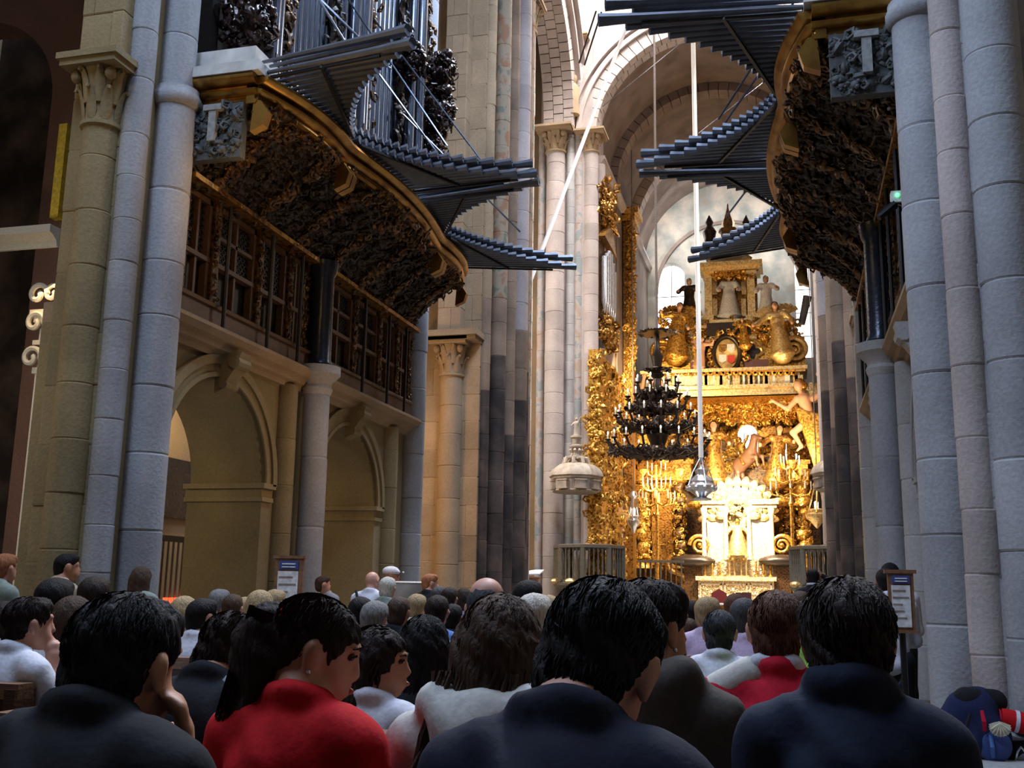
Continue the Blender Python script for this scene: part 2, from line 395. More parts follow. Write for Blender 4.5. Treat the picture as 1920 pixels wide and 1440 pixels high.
M['heraldic'] = plain('painted_heraldry', (.75, .48, .18), .5, scale=4, var=.5)
M['spiregold'] = gilt('dull_spire_gilding', (.42, .27, .12), (.16, .08, .04), metal=.5, rough=.45)
# ================================================================== shared pieces
def _unit_drum(n=28):
    m = MB(); m.lathe([(.965, 0), (.972, .008), (1, .022), (1, .978), (.972, .992), (.965, 1)], n=n); return m.mesh('drum', 30)
def _unit_block():
    # chamfered cuboid: front faces proud, edges drawn in at the joints
    bm = bmesh.new(); bmesh.ops.create_cube(bm, size=1.0); bmesh.ops.bevel(bm, geom=list(bm.edges), offset=.03, segments=1, affect='EDGES')
    me = bpy.data.meshes.new('block'); bm.to_mesh(me); bm.free(); return me
DRUM, BLOCK = _unit_drum(), _unit_block()
def drums(par, x, y, z0, z1, r, h, mat, seed=0, name='drum'):
    rr = random.Random(seed); z = z0
    while z < z1-.01:
        hh = h*rr.uniform(.82, 1.18)
        if z1-z-hh < h*.5: hh = z1-z
        k = r*rr.uniform(.985, 1.012)
        place(name, DRUM, mat, par, (x+rr.uniform(-.004, .004), y+rr.uniform(-.004, .004), z), (k, k, hh), (0, 0, rr.uniform(0, 6)))
        z += hh
def blocks(par, a, b, z0, z1, h, wd, t, mat, seed=0, axis='x', name='block', side=0):
    """ashlar facing: blocks along x (axis='x', face at y=t[0]..t[1]) or along y"""
    rr = random.Random(seed); z = z0; row = 0
    while z < z1-.02:
        hh = min(h*rr.uniform(.85, 1.15), z1-z)
        if z1-z-hh < h*.4: hh = z1-z
        u = a; first = True
        while u < b-.01:
            ww = wd*rr.uniform(.75, 1.3)*(.5 if first and row % 2 else 1); first = False
            if b-u-ww < wd*.4: ww = b-u
            jit = rr.uniform(-.006, .006); c = (t[0]+t[1])/2+jit; d = abs(t[1]-t[0])
            if axis == 'x': place(name, BLOCK, mat, par, (mx(u+ww/2, side), c, z+hh/2), (ww, d, hh))
            else: place(name, BLOCK, mat, par, (mx(c, side), u+ww/2, z+hh/2), (d, ww, hh))
            u += ww
        z += hh; row += 1
def T_curl(n=6, turns=.9, flat=.55, sides=5):
    m = MB(); pts = []; rad = []
    for i in range(n):
        t = i/(n-1); a = turns*2*PI*t; r = .5*(1-.72*t); pts.append((r*math.sin(a)-.0, r*math.cos(a)-.5+.5*t*.3, .1*math.sin(PI*t))); rad.append((.17*(1-.6*t))+.02)
    m.tube(pts, rad, sides); return np.array(m.v)*[1, 1, flat*1.4], m.f
def T_leaf():
    m = MB(); pts = [(0, 0, 0), (0, .25, .13), (0, .55, .17), (0, .85, .05), (0, .98, -.12)]
    vs = []; fs = []
    for i, (p, wd) in enumerate(zip(pts, (.10, .26, .24, .14, .03))):
        vs += [(-wd, p[1], p[2]-.07), (0, p[1], p[2]+.05), (wd, p[1], p[2]-.07), (0, p[1], p[2]-.10)]
    for i in range(4):
        b = 4*i
        for k in range(4): fs.append((b+k, b+(k+1) % 4, b+4+(k+1) % 4, b+4+k))
    fs += [(3, 2, 1, 0), (16, 17, 18, 19)]
    return np.array(vs), fs
def T_acanthus():
    vs = []; fs = []; st_ = ((0, 0, .30), (.3, .02, .42), (.6, .07, .36), (.86, .20, .26), (.95, .36, .16), (.84, .44, .06))
    for y, z, wd in st_: vs += [(-wd, y, z-.07), (-wd*.4, y, z+.05), (wd*.4, y, z+.05), (wd, y, z-.07), (0, y-.03, z-.16)]
    for i in range(len(st_)-1):
        for k in range(5): fs.append((5*i+k, 5*i+(k+1) % 5, 5*i+5+(k+1) % 5, 5*i+5+k))
    n = 5*(len(st_)-1); fs += [(4, 3, 2, 1, 0), tuple(n+k for k in range(5))]
    return np.array(vs), fs
def T_boss():
    m = MB(); m.ball((0, 0, 0), (.4, .4, .26), 7, 5)
    for k in range(5):
        a = 2*PI*k/5; m.ball((.36*math.cos(a), .36*math.sin(a), .02), (.2, .2, .14), 5, 4)
    return np.array(m.v), m.f
TPL = [T_curl(), T_leaf(), T_leaf(), T_curl(7, 1.3, .5), T_boss()]
def scatter(mb, pts, nrm, smin, smax, rng, tpl=None, lift=.0, along=None, tilt=.5):
    tpl = tpl or TPL
    for p, n in zip(pts, nrm):
        V, F = tpl[rng.integers(len(tpl))]; n = np.array(n, float); n /= np.linalg.norm(n)+1e-9
        n = n+rng.normal(0, tilt*.5, 3); n /= np.linalg.norm(n)
        a = rng.normal(0, 1, 3) if along is None else np.array(along, float)+rng.normal(0, .5, 3)
        a -= n*(a @ n); a /= np.linalg.norm(a)+1e-9; b = np.cross(n, a); s = rng.uniform(smin, smax)
        W = (V[:, 0:1]*b+V[:, 1:2]*a+V[:, 2:3]*n)*s+np.array(p)+n*lift*s
        mb.add([tuple(q) for q in W], F)
def capital(par, x, y, z0, z1, r, R, mat, side=0, seed=0, ab=None):
    """leafy stone capital: necking ring, bell, two rows of curled leaves, corner volutes, moulded abacus"""
    H = z1-z0; m = MB(side); ha = .2*H
    m.lathe([(r*1.0, -.10*H), (r*1.16, -.08*H), (r*1.16, -.02*H), (r*1.0, 0), (r*.98, .05*H), (r*1.05, .4*H), (r*1.3, .7*H), (R*.95, H-ha)], (x, y, z0), 20)
    rng = np.random.default_rng(seed)
    V, F = T_acanthus()
    for row, (zz, s, n, off) in enumerate(((.0, .52, 8, 0), (.26, .56, 8, PI/8))):
        for k in range(n):
            t = 2*PI*k/n+off; o = np.array([math.cos(t), math.sin(t), 0]); b = np.array([-o[1], o[0], 0]); u = np.array([o[0]*.10, o[1]*.10, 1.0])
            rr_ = r*(1.0+.10*row); W = V[:, 0:1]*b*r*.80+V[:, 1:2]*u*H*s+V[:, 2:3]*o*r*.95
            m.add([tuple(q+np.array([x, y, z0+zz*H])+o*rr_) for q in W], F)
    for k in range(4):
        t = PI/4+k*PI/2; c = (x+R*1.05*math.cos(t), y+R*1.05*math.sin(t), z1-ha*1.6)
        m.ball(c, (R*.22, R*.22, R*.26), 8, 6)
    o = m.build('capital', mat, par)
    a = MB(side); q = ab or R*1.12
    a.box((x-q*.92, y-q*.92, z1-ha), (x+q*.92, y+q*.92, z1-ha*.5)); a.box((x-q, y-q, z1-ha*.5), (x+q, y+q, z1)); a.build('abacus', mat, par, 0)
    return o
def ring(par, x, y, z, r, mat, hgt=.16, side=0, name='ring_moulding'):
    m = MB(side); m.lathe([(r*.98, 0), (r*1.12, hgt*.1), (r*1.2, hgt*.35), (r*1.2, hgt*.6), (r*1.1, hgt*.8), (r*1.1, hgt), (r*.98, hgt)], (x, y, z), 28)
    return m.build(name, mat, par)
def base(par, x, y, r, mat, side=0, h=.42, sq=None):
    m = MB(side); q = sq or r*1.35
    m.box((x-q, y-q, 0), (x+q, y+q, h*.45))
    m.lathe([(r*1.3, h*.45), (r*1.34, h*.52), (r*1.3, h*.64), (r*1.14, h*.7), (r*1.1, h*.8), (r*1.2, h*.86), (r*1.2, h*.94), (r*1.0, h)], (x, y, 0), 28)
    return m.build('pier_base', mat, par)

# ================================================================== the setting
f = MB(); f.box((-14, -6, -.3), (9, 50, 0)); floor = f.build('floor', M['floor'], None, 0, 'worn grey stone floor of the nave', 'floor', kind='structure')
for i in range(7):
    for j in range(9):
        place('slab', BLOCK, M['floor'], floor, (-.55+i*.62, 4.6+j*.66, -.012), (.61, .65, .05))
for side, nm in ((0, 'left'), (1, 'right')):
    g = MB(side); g.box((-13.6, -6, 0), (-13.2, 50, 12)); g.build('wall_'+nm, M['warm'], None, 0, 'outer side wall of the church beyond the %s aisle' % nm, 'wall', kind='structure')
# ---- first pier on either side of the nave
def nave_pier(side):
    lab = ('tall clustered stone pier with leafy capital beside the left organ loft', 'tall clustered blue-grey stone pier at the right edge beside the organ loft')[side]
    p = thing('stone_pier', lab, 'pier', (mx(-6.35, side), 8.5, 0), 'piers carrying the organ lofts', 'structure')
    X = lambda x: mx(x, side); g = M['granite']; oc = M['ochre'] if side == 0 else M['granite_b']  # left pier carries warm lamplight in its stone colour
    c = MB(side); c.box((-6.62, 8.06, 0), (-5.92, 9.0, 14)); c.build('pier_core', oc, p, 0)
    blocks(p, -6.64, -5.95, .4, 11, .55, .48, (8.03, 8.12), oc, 3+side, 'x', side=side)
    drums(p, X(-5.82), 8.5, .42, 5.98, .205, .62, g, 5+side)
    ring(p, -5.82, 8.5, 5.96, .205, g, .2, side)
    drums(p, X(-5.84), 8.5, 6.14, 14, .185, .62, g, 7+side)
    drums(p, X(-5.985), 8.13, .4, 14, .13, .50, g if side == 0 else M['pinkstone'], 9+side)
    if side == 0:
        drums(p, X(-6.27), 8.0, .42, 5.60, .17, .58, oc, 11+side)
        capital(p, -6.27, 8.0, 5.62, 6.25, .17, .25, oc, side, 2, .33)
        blocks(p, -6.50, -6.04, 6.26, 14, .5, .30, (7.86, 8.1), oc, 13+side, 'x', side=side)
    else: drums(p, X(-6.27), 7.98, .42, 14, .20, .62, g, 11+side)
    for x, y, r in ((-5.82, 8.5, .205), (-5.985, 8.13, .13), (-6.27, 8.0, .17)): base(p, x, y, r, g, side)
    m = MB(side); m.box((-6.70, 7.72, 0), (-5.52, 9.1, .17)); m.build('plinth', g, p, 0)
    return p
for s in (0, 1): nave_pier(s)
# ---- second pier, at the far end of the organ loft
def loft_end_pier(side):
    p = thing('stone_pier', 'slender stone shaft at the far end of the %s organ loft' % ('left', 'right')[side], 'pier', (mx(-6.0, side), 15.75, 0), 'piers carrying the organ lofts', 'structure')
    c = MB(side); c.box((-6.9, 15.45, 0), (-5.98, 16.2, 14)); c.build('pier_core', M['granite_b'], p, 0)
    drums(p, mx(-5.86, side), 15.72, .4, 14, .19, .62, M['granite'], 21+side)
    drums(p, mx(-5.95, side), 16.1, .4, 14, .11, .55, M['warm'], 23+side)
    base(p, -5.86, 15.72, .19, M['granite'], side)
for s in (0, 1): loft_end_pier(s)
# ---- crossing piers
def crossing_pier_west(side):
    p = thing('stone_pier', '%s western crossing pier with warm stone face and soot-dark shafts' % ('left', 'right')[side], 'pier', (mx(-6.4, side), 21.3, 0), 'crossing piers', 'structure')
    X = lambda x: mx(x, side); wm = M['warm']
    c = MB(side); c.box((-7.02, 19.6, 0), (-5.85, 23.2, 21)); c.build('pier_core', wm, p, 0)
    blocks(p, -7.06, -5.9, .3, 15.5, .52, .45, (19.52, 19.66), wm, 31+side, 'x', side=side)
    drums(p, X(-6.48), 19.5, .4, 5.5, .23, .62, wm, 33+side)
    capital(p, -6.48, 19.5, 5.52, 6.22, .23, .33, wm, side, 4, .42)
    m = MB(side); m.box((-7.1, 19.02, 6.22), (-5.84, 19.6, 6.34)); m.box((-7.06, 19.08, 6.14), (-5.88, 19.6, 6.22)); m.build('impost_course', wm, p, 0)
    blocks(p, -6.72, -6.24, 6.36, 15.5, .46, .24, (19.2, 19.56), wm, 35+side, 'x', side=side)
    sh = [(-5.88, 19.72, .13, 'warm'), (-5.70, 20.1, .17, 'paint_a'), (-5.60, 20.62, .13, 'brownstone'), (-5.52, 21.1, .19, 'pinkstone'),
          (-5.56, 21.7, .12, 'brownstone'), (-5.68, 22.2, .16, 'paint_a'), (-5.93, 22.95, .24, 'pinkstone')]
    for i, (x, y, r, hi) in enumerate(sh):
        zt = 5.2+.9*math.sin(i*2.1); zu = zt+1.3+.6*math.cos(i*1.7); top = 14.9 if i == 6 else 21
        if i == 6: drums(p, X(x), y, .35, top, r, .6, M[hi], 41+i+10*side); continue
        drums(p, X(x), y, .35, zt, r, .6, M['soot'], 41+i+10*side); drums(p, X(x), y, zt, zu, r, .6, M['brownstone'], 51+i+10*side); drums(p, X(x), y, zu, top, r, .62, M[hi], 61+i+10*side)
    capital(p, -5.93, 22.95, 14.9, 15.7, .24, .34, wm, side, 5, .42)
    drums(p, X(-5.95), 22.95, 15.7, 21, .2, .6, M['pinkstone'], 81+side)
    m = MB(side); m.box((-7.2, 19.0, 0), (-5.3, 23.3, .34)); m.build('plinth', wm, p, 0)
for s in (0, 1): crossing_pier_west(s)
SPR = 15.45                      # springing height of the vaults
def crossing_pier_east(side):
    p = thing('stone_pier', '%s chancel pier of pinkish shafts behind the pulpit' % ('left', 'right')[side], 'pier', (mx(-6.6, side), 32.0, 0), 'crossing piers', 'structure')
    X = lambda x: mx(x, side); pk = M['pinkstone']
    c = MB(side); c.box((-7.5, 31.2, 0), (-5.78, 33.2, 21)); c.build('pier_core', pk, p, 0)
    drums(p, X(-6.98), 31.1, .4, SPR-.15, .30, .62, pk, 91+side); capital(p, -6.98, 31.1, SPR-.15, SPR+.6, .30, .42, M['warm'], side, 6, .62)
    drums(p, X(-7.45), 31.2, .4, SPR+.5, .12, .6, M['paint_b'], 93+side)
    drums(p, X(-6.52), 31.25, .4, SPR+3.2, .15, .62, M['granite_b'], 95+side); drums(p, X(-6.24), 31.3, .4, SPR+3.2, .15, .62, M['paint_b'], 97+side)
    drums(p, X(-5.86), 31.35, .4, SPR-.15, .24, .62, pk, 99+side); capital(p, -5.86, 31.35, SPR-.15, SPR+.5, .24, .34, M['warm'], side, 7, .5)
    drums(p, X(-5.8), 32.6, .4, SPR-.1, .2, .62, pk, 101+side)
    drums(p, X(-7.55), 31.7, .4, SPR+.5, .14, .6, M['warm'], 103+side)
    # upper shaft with a small carved figure and bracket capital
    capital(p, -6.38, 31.2, SPR+3.2, SPR+3.8, .2, .36, M['warm'], side, 8, .5)
    fg = MB(side)
    fg.lathe([(.02, 0), (.2, .05), (.17, .5), (.2, .95), (.12, 1.1), (.07, 1.16), (.12, 1.28), (.1, 1.42), (.02, 1.48)], (-6.38, 31.02, SPR+1.0), 12)
    fg.tube([(-6.52, 31.0, SPR+1.95), (-6.62, 30.88, SPR+1.6), (-6.42, 30.8, SPR+1.55)], [.07, .06, .05], 6)
    fg.build('carved_figure', M['warm'], p)
    m = MB(side); m.box((-7.8, 30.7, 0), (-5.5, 33.4, .34)); m.build('plinth', pk, p, 0)
for s in (0, 1): crossing_pier_east(s)
# ---- transept arches (voussoir by voussoir) and the chancel arch with its barrel vault
def voussoirs(par, x0, x1, c, r0, r1, n, mat, axis, a0=0, a1=PI, cols=1, name='voussoir', side=0, gap=.0035, skip=None):
    for j in range(cols):
        xa = x0+(x1-x0)*j/cols; xb = x0+(x1-x0)*(j+1)/cols
        for i in range(n):
            t0 = a0+(a1-a0)*i/n+gap; t1 = a0+(a1-a0)*(i+1)/n-gap
            if j % 2: t0 += (a1-a0)/n*.5; t1 += (a1-a0)/n*.5
            if t1 > a1+.01 or (skip and skip((t0+t1)/2)): continue
            m = MB(side); m.arch(xa+.008, xb-.008, c, r0+((i*7+j*3) % 5)*.004, r1, 2, t0, t1, axis); m.build(name, mat, par, 0)
for side in (0, 1):
    nm = ('left', 'right')[side]
    a = thing('trim_%d' % (1+side), 'round transept arch of stone blocks on the %s of the crossing' % nm, 'arch', (mx(-6.6, side), 27, SPR+.6), 'crossing arches', 'structure')
    c = (27.0, SPR+.62)
    voussoirs(a, -7.35, -6.35, c, 3.85, 4.5, 40, M['pinkstone'], 'x', 0, PI*.98, 3, side=side)
    for rr_, x in ((4.5, -6.3), (4.78, -6.15)):
        m = MB(side); m.arch(x-.12, x+.12, c, rr_, rr_+.22, 44, 0, PI, 'x'); m.build('arch_roll', M['pinkstone'], a)
    m = MB(side); m.arch_wall(-7.5, -6.3, 21.0, 33.0, SPR+.6, 24, [(27.0, 4.6, SPR+.62)], 28)
    m.build('wall_transept_'+nm, M['pinkstone'], None, 0, 'stone spandrel wall over the %s transept arch' % nm, 'wall', kind='structure')
    m = MB(side); m.box((-13.3, 33.0, 0), (-7.0, 33.4, 22)); m.build('wall_transept_end_'+nm, M['warm'], None, 0, 'east wall of the %s transept behind the crossing pier' % nm, 'wall', kind='structure')
RV = 3.32
wc = MB(); wc.arch_wall(31.3, 33.0, -7.4, mx(-7.4, 1), SPR+.5, 26, [(XC, RV+.42, SPR+.5)], 36, axis='y')
# the window of the lantern above the chancel arch is an opening with a bright pane
wc.build('wall_chancel_arch', M['pinkstone'], None, 0, 'whitish stone wall over the chancel arch', 'wall', kind='structure')
ca = thing('trim_3', 'moulded round chancel arch of pale stone blocks', 'arch', (XC, 31.3, SPR), 'crossing arches', 'structure')
voussoirs(ca, 31.2, 31.95, (XC, SPR+.35), RV+.02, RV+.5, 34, M['pinkstone'], 'y', cols=2)
for k, (r, d) in enumerate(((RV+.52, .16), (RV+.78, .12))):
    m = MB(); m.arch(31.1-.04*k, 31.34, (XC, SPR+.35), r, r+d, 48, 0, PI, 'y'); m.build('arch_roll', M['pinkstone'], ca)
vt = thing('ceiling', 'brown stone barrel vault over the chancel', 'vault', (XC, 36, SPR), None, 'structure')
vb = MB(); vb.arch(31.9, 46.5, (XC, SPR+.3), RV+.32, RV+.7, 48, 0, PI, 'y'); vb.build('vault_shell', M['vault'], vt)
for q, y in enumerate((35.4, 40.2)):
    voussoirs(vt, y, y+.7, (XC, SPR+.3), RV+.0-.06*q, RV+.34, 30, M['vault'] if q == 0 else M['pinkstone'], 'y', name='rib_stone')
for side in (0, 1):
    nm = ('left', 'right')[side]
    m = MB(side); m.box((-6.4, 32.5, 0), (-5.85, 47, SPR+.4)); m.build('wall_chancel_'+nm, M['vault'], None, 0, '%s side wall of the chancel' % nm, 'wall', kind='structure')
    m = MB(side); m.sweep([(0, 0), (.1, 0), (.18, .12), (.22, .14), (.22, .26), (0, .26)], [(-5.85, 32.6, SPR), (-5.85, 46, SPR)], lambda i: (1, 0, 0)); m.build('trim_%d' % (4+side), M['pinkstone'], None, 30, 'stone string course under the chancel vault, %s side' % nm, 'cornice', kind='structure')
# apse: curved wall with two deep round-headed windows
def apse():
    ap = thing('wall_apse', 'pale painted apse wall with two bright round-headed windows', 'wall', (XC, 46, 0), None, 'structure')
    yw = 45.2; wins = []
    wl = (atY(1257, 500, yw), .62); wr = (atY(1520, 500, yw), .68)
    m = MB(); m.arch_wall(yw, yw+.6, XC-3.7, XC+3.7, 11.2, 21, [(wl[0].x, .62, 15.2), (wr[0].x, .68, 15.5)], 20, axis='y')
    m.box((XC-3.7, yw, 0), (XC+3.7, yw+.6, 11.2)); m.build('apse_masonry', M['white_fresco'], ap, 0)
    for i, (cx, r, zs) in enumerate(((wl[0].x, .62, 15.2), (wr[0].x, .68, 15.5))):
        g = MB(); pts = [(-r, 11.2)]+[(r*math.cos(PI-PI*k/14), zs+r*math.sin(PI*k/14)) for k in range(15)]+[(r, 11.2)]
        g.prism(pts, (cx, yw+.5, 0), (1, 0, 0), (0, 0, 1), (0, .03, 0))
        wo = g.build('window_%d' % (i+1), M['daylit'], None, 0, 'bright daylit round-headed apse window %s of the gilded shrine' % ('left', 'right')[i], 'window', kind='structure')
        b = MB()
        for k in range(1, 4): b.beam((cx-r, yw+.46, 11.2+k*1.05), (cx+r, yw+.46, 11.2+k*1.05), .03, .03)
        b.beam((cx, yw+.46, 11.2), (cx, yw+.46, zs+r), .03, .03); b.build('glazing_bar', M['iron'], wo, 0)
    m = MB(); m.arch(yw-.12, yw+.05, (XC, 14.4), 3.05, 3.2, 40, 0, PI, 'y'); m.build('painted_arch_band', M['vault'], ap)
M['white_fresco'] = granite('pale_fresco', (.44, .37, .30), .3, stain=(.30, .30, .27))
apse()
# round lantern window seen high over the chancel arch
lw = atY(1330, -8, 31.25)
wv = MB(); wv.M = Matrix.Translation((lw.x, 31.22, lw.z)) @ Matrix.Rotation(PI/2, 4, 'X'); wv.lathe([(.001, 0), (.92, 0), (.92, .04), (.001, .04)], n=32)
wob = wv.build('window_3', M['daylit'], None, 30, 'round sunlit window above the chancel arch', 'window', kind='structure')
wv = MB(); wv.M = Matrix.Translation((lw.x, 31.18, lw.z)) @ Matrix.Rotation(PI/2, 4, 'X'); wv.lathe([(.90, -.08), (1.08, -.08), (1.12, 0), (1.12, .1), (.90, .1), (.90, -.08)], n=32); wv.build('window_frame', M['pinkstone'], wob)

# ---- arcade wall under the lofts
def arcade(side):
    nm = ('left', 'right')[side]; oc = M['ochre'] if side == 0 else M['granite_b']
    w_ = MB(side); w_.arch_wall(-6.88, -5.95, 8.2, 15.8, 0, 3.75, [(9.92, 1.06, 2.45), (13.36, 1.06, 2.45)], 24)
    wo = w_.build('wall_arcade_'+nm, oc, None, 0, 'ochre stone arcade wall with two round arches under the %s organ loft' % nm, 'wall', kind='structure')
    for k, c in enumerate((9.92, 13.36)):
        m = MB(side); m.arch(-5.97, -5.90, (c, 2.45), 1.06, 1.28, 28); m.arch(-5.97, -5.87, (c, 2.45), 1.20, 1.30, 28); m.arch(-5.97, -5.88, (c, 2.45), 1.06, 1.11, 28); m.build('archivolt', oc, wo)
        for e in (-1, 1):
            y = c+e*1.06; q = MB(side)
            for z, h, o in ((2.26, .05, .05), (2.31, .10, .02), (2.41, .06, .08)):
                q.box((-6.93, min(y, y-e*o), z), (-5.95+o, max(y, y+e*.22), z+h))
            q.build('impost', oc, wo, 0)
            q = MB(side); q.box((-6.90, min(y-e*.015, y+e*.2), 0), (-5.93, max(y-e*.015, y+e*.2), 2.26)); q.build('jamb_pilaster', oc, wo, 0)
        # carved keystone: scroll bracket under the cornice
        q = MB(side); q.prism([(0, 0), (.10, .04), (.16, .16), (.26, .30), (.30, .44), (0, .44)], (-5.95, c-.11, 3.33), (1, 0, 0), (0, 0, 1), (0, .22, 0))
        q.tube([(-5.72, c-.13, 3.66), (-5.72, c+.13, 3.66)], .07, 10); q.tube([(-5.84, c-.125, 3.42), (-5.84, c+.125, 3.42)], .05, 10); q.build('keystone', oc, wo, 30)
    for y in (11.42, 14.86):
        drums(wo, mx(-5.93, side), y, .3, 3.72, .15, .6, oc, int(y*7))
    cp = [(0, 0), (.06, 0), (.08, .05), (.14, .07), (.16, .13), (.22, .15), (.27, .21), (.27, .25), (0, .25)]
    m = MB(side); m.sweep(cp, [(-5.95, 8.62, 3.70), (-5.95, 15.6, 3.70)], lambda i: (1, 0, 0)); m.box((-6.88, 8.2, 3.75), (-5.95, 15.6, 3.95))
    m.build('trim_%d' % (6+side), M['warm'], None, 30, 'moulded stone cornice running under the %s loft screen' % nm, 'cornice', kind='structure')
    # free-standing column that carries the loft
    p = thing('column', 'slim pale stone column in front of the %s loft arcade' % nm, 'column', (mx(-5.71, side), 11.83, 0), 'columns carrying the lofts', 'structure')
    drums(p, mx(-5.71, side), 11.83, .35, 3.72, .165, .8, M['granite'], 131+side); base(p, -5.71, 11.83, .165, M['granite'], side)
    m = MB(side); m.lathe([(.165, 3.66), (.18, 3.70), (.19, 3.74), (.17, 3.78), (.18, 3.82), (.26, 3.90), (.28, 3.92), (.28, 4.02), (.16, 4.02)], (-5.71, 11.83, 0), 24); m.build('capital', M['granite_b'], p)
    m = MB(side); m.lathe([(.14, 4.02), (.17, 4.06), (.15, 4.12), (.145, 5.2), (.17, 5.25), (.2, 5.4)], (-5.71, 11.83, 0), 20); m.build('upper_shaft', M['slate'], p)
M['slate'] = plain('polished_dark_shaft', (.03, .035, .05), .25, .3)
for s in (0, 1): arcade(s)
# ---- left aisle seen through and beside the first pier
def aisle():
    yb = 12.4
    pa, pb = atY(76, 380, yb), atY(0, 60, yb)
    w_ = MB(); zc = 3.9; c = pb.x-.35; r = pa.x-c
    w_.arch_wall(yb, yb+.5, -13.2, -8.75, 0, 11, [(c, r, pb.z-r+.2)], 24, axis='y')
    w_.build('wall_aisle', M['plaster'], None, 0, 'pinkish plastered wall with a dark round arch in the left aisle', 'wall', kind='structure')
    bk = MB(); bk.box((-13.2, yb+1.6, 0), (-9.3, yb+1.7, 11)); bk.build('wall_aisle_shade', M['soot'], None, 0, 'dark wall standing in for the shade inside the left aisle arch', 'wall', kind='structure')  # dark sheet added to block light and darken the arch opening
    # white baroque pilaster portal with scrolled capital and cornice
    p = thing('portal_pilaster', 'white carved stone pilaster with scroll capital and cornice beside the first left pier', 'pilaster', (*atY(55, 1180, 11.2).xy, 0), None, 'structure')
    x0, x1 = atY(24, 1090, 11.2).x, atY(62, 1090, 11.2).x; wt = M['white']
    m = MB(); m.box((x0, 11.2, 0), (x1+.02, 11.6, 3.95)); m.build('pilaster_shaft', wt, p, 0)
    z = 3.95; q = MB()
    for h, o in ((.08, .03), (.30, -.01), (.06, .05), (.24, .0), (.10, .06), (.06, .1)):
        q.box((x0-o, 11.2-o, z), (x1+o, 11.55, z+h)); z += h
    q.build('capital', wt, p, 0)
    q = MB(); V, F = TPL[3]
    for zz, sx_ in ((4.15, .45), (4.62, .42), (5.0, .36)):
        q.tube([(x0-.02+.15*math.cos(t)*(1-t/9), 11.12, zz+.15*math.sin(t)*(1-t/9)) for t in np.linspace(0, 7, 22)], .035, 6)
        q.tube([(x1-.1+.13*math.cos(t)*(1-t/9), 11.12, zz+.13*math.sin(t)*(1-t/9)) for t in np.linspace(0, 7, 22)], .03, 6)
    q.build('carved_scroll', wt, p)
    a, b = atY(0, 462, 11.0), atY(90, 462, 11.0); m = MB()
    m.sweep([(0, 0), (.04, 0), (.06, .08), (.14, .14), (.2, .16), (.2, .26), (0, .26)], [(a.x-1.5, 11.2, a.z), (b.x, 11.2, a.z)], lambda i: (0, -1, 0)); m.build('cornice', wt, p, 30)
    ys = MB(); g0, g1 = atY(96, 408, 11.3), atY(116, 232, 11.3); ys.box((g0.x-.03, 11.3, g0.z), (g0.x+.10, 11.42, g1.z)); ys.build('gilded_strip', M['yellow'], p, 0)
    # grille, painting and votive lights of the chapel seen through the first arch
    gx = -10.2
    pc = thing('chapel_grille', 'black iron chapel grille seen through the first left arch', 'grille', (gx, 16, 0))
    m = MB(); m.box((gx-.06, 14.6, 0), (gx+.06, 18.6, .12)); m.box((gx-.04, 14.6, 2.0), (gx+.04, 18.6, 2.1)); m.build('rail', M['iron'], pc, 0)
    bar = MB(); bar.tube([(gx, 14.7, .1), (gx, 14.7, 2.05)], .022, 6); bme = bar.mesh('grille_bar', 30, (gx, 14.7, 0))
    for k in range(26): place('bar', bme, M['tin'] if 4 < k < 12 else M['iron'], pc, (gx, 14.7+k*.15, 0))
    for k in range(5): 
        m = MB(); m.lathe([(.0, 0), (.035, .0), (.04, .1), (.03, .1), (.0, .03)], (gx+.5, 15.0+k*.16, .98), 10)
        m.build('votive_light', M['votive'], None, 30, 'red glowing votive candle before the chapel grille, %s from the near end' % ('first', 'second', 'third', 'fourth', 'fifth')[k], 'candle', 'votive candles by the grille')
    m = MB(); m.box((gx+.3, 14.8, 0), (gx+.7, 16.0, .08)); m.box((gx+.45, 14.95, .08), (gx+.55, 15.05, .9)); m.box((gx+.45, 15.75, .08), (gx+.55, 15.85, .9)); m.box((gx+.38, 14.85, .9), (gx+.62, 15.95, .98))
    m.build('votive_stand', M['iron'], None, 0, 'low iron stand holding the red votive candles', 'stand')
    m = MB(); m.box((-11.2, 14.3, 2.5), (-11.1, 18.9, 3.6)); m.build('painting', M['slate'], None, 0, 'dark framed picture on the lit chapel wall beyond the arch', 'picture', kind='structure')
    m = MB(); m.box((-11.6, 13.5, 0), (-11.2, 19.2, 6)); m.build('wall_chapel', M['creamwall'], None, 0, 'warm lit cream chapel wall beyond the left arch', 'wall', kind='structure')
M['creamwall'] = granite('cream_plaster', (.62, .48, .30), .1)
aisle()
light('chapel_lamp', 'POINT', (-10.4, 16.0, 4.6), 90, (1.0, .72, .40), radius=.15)
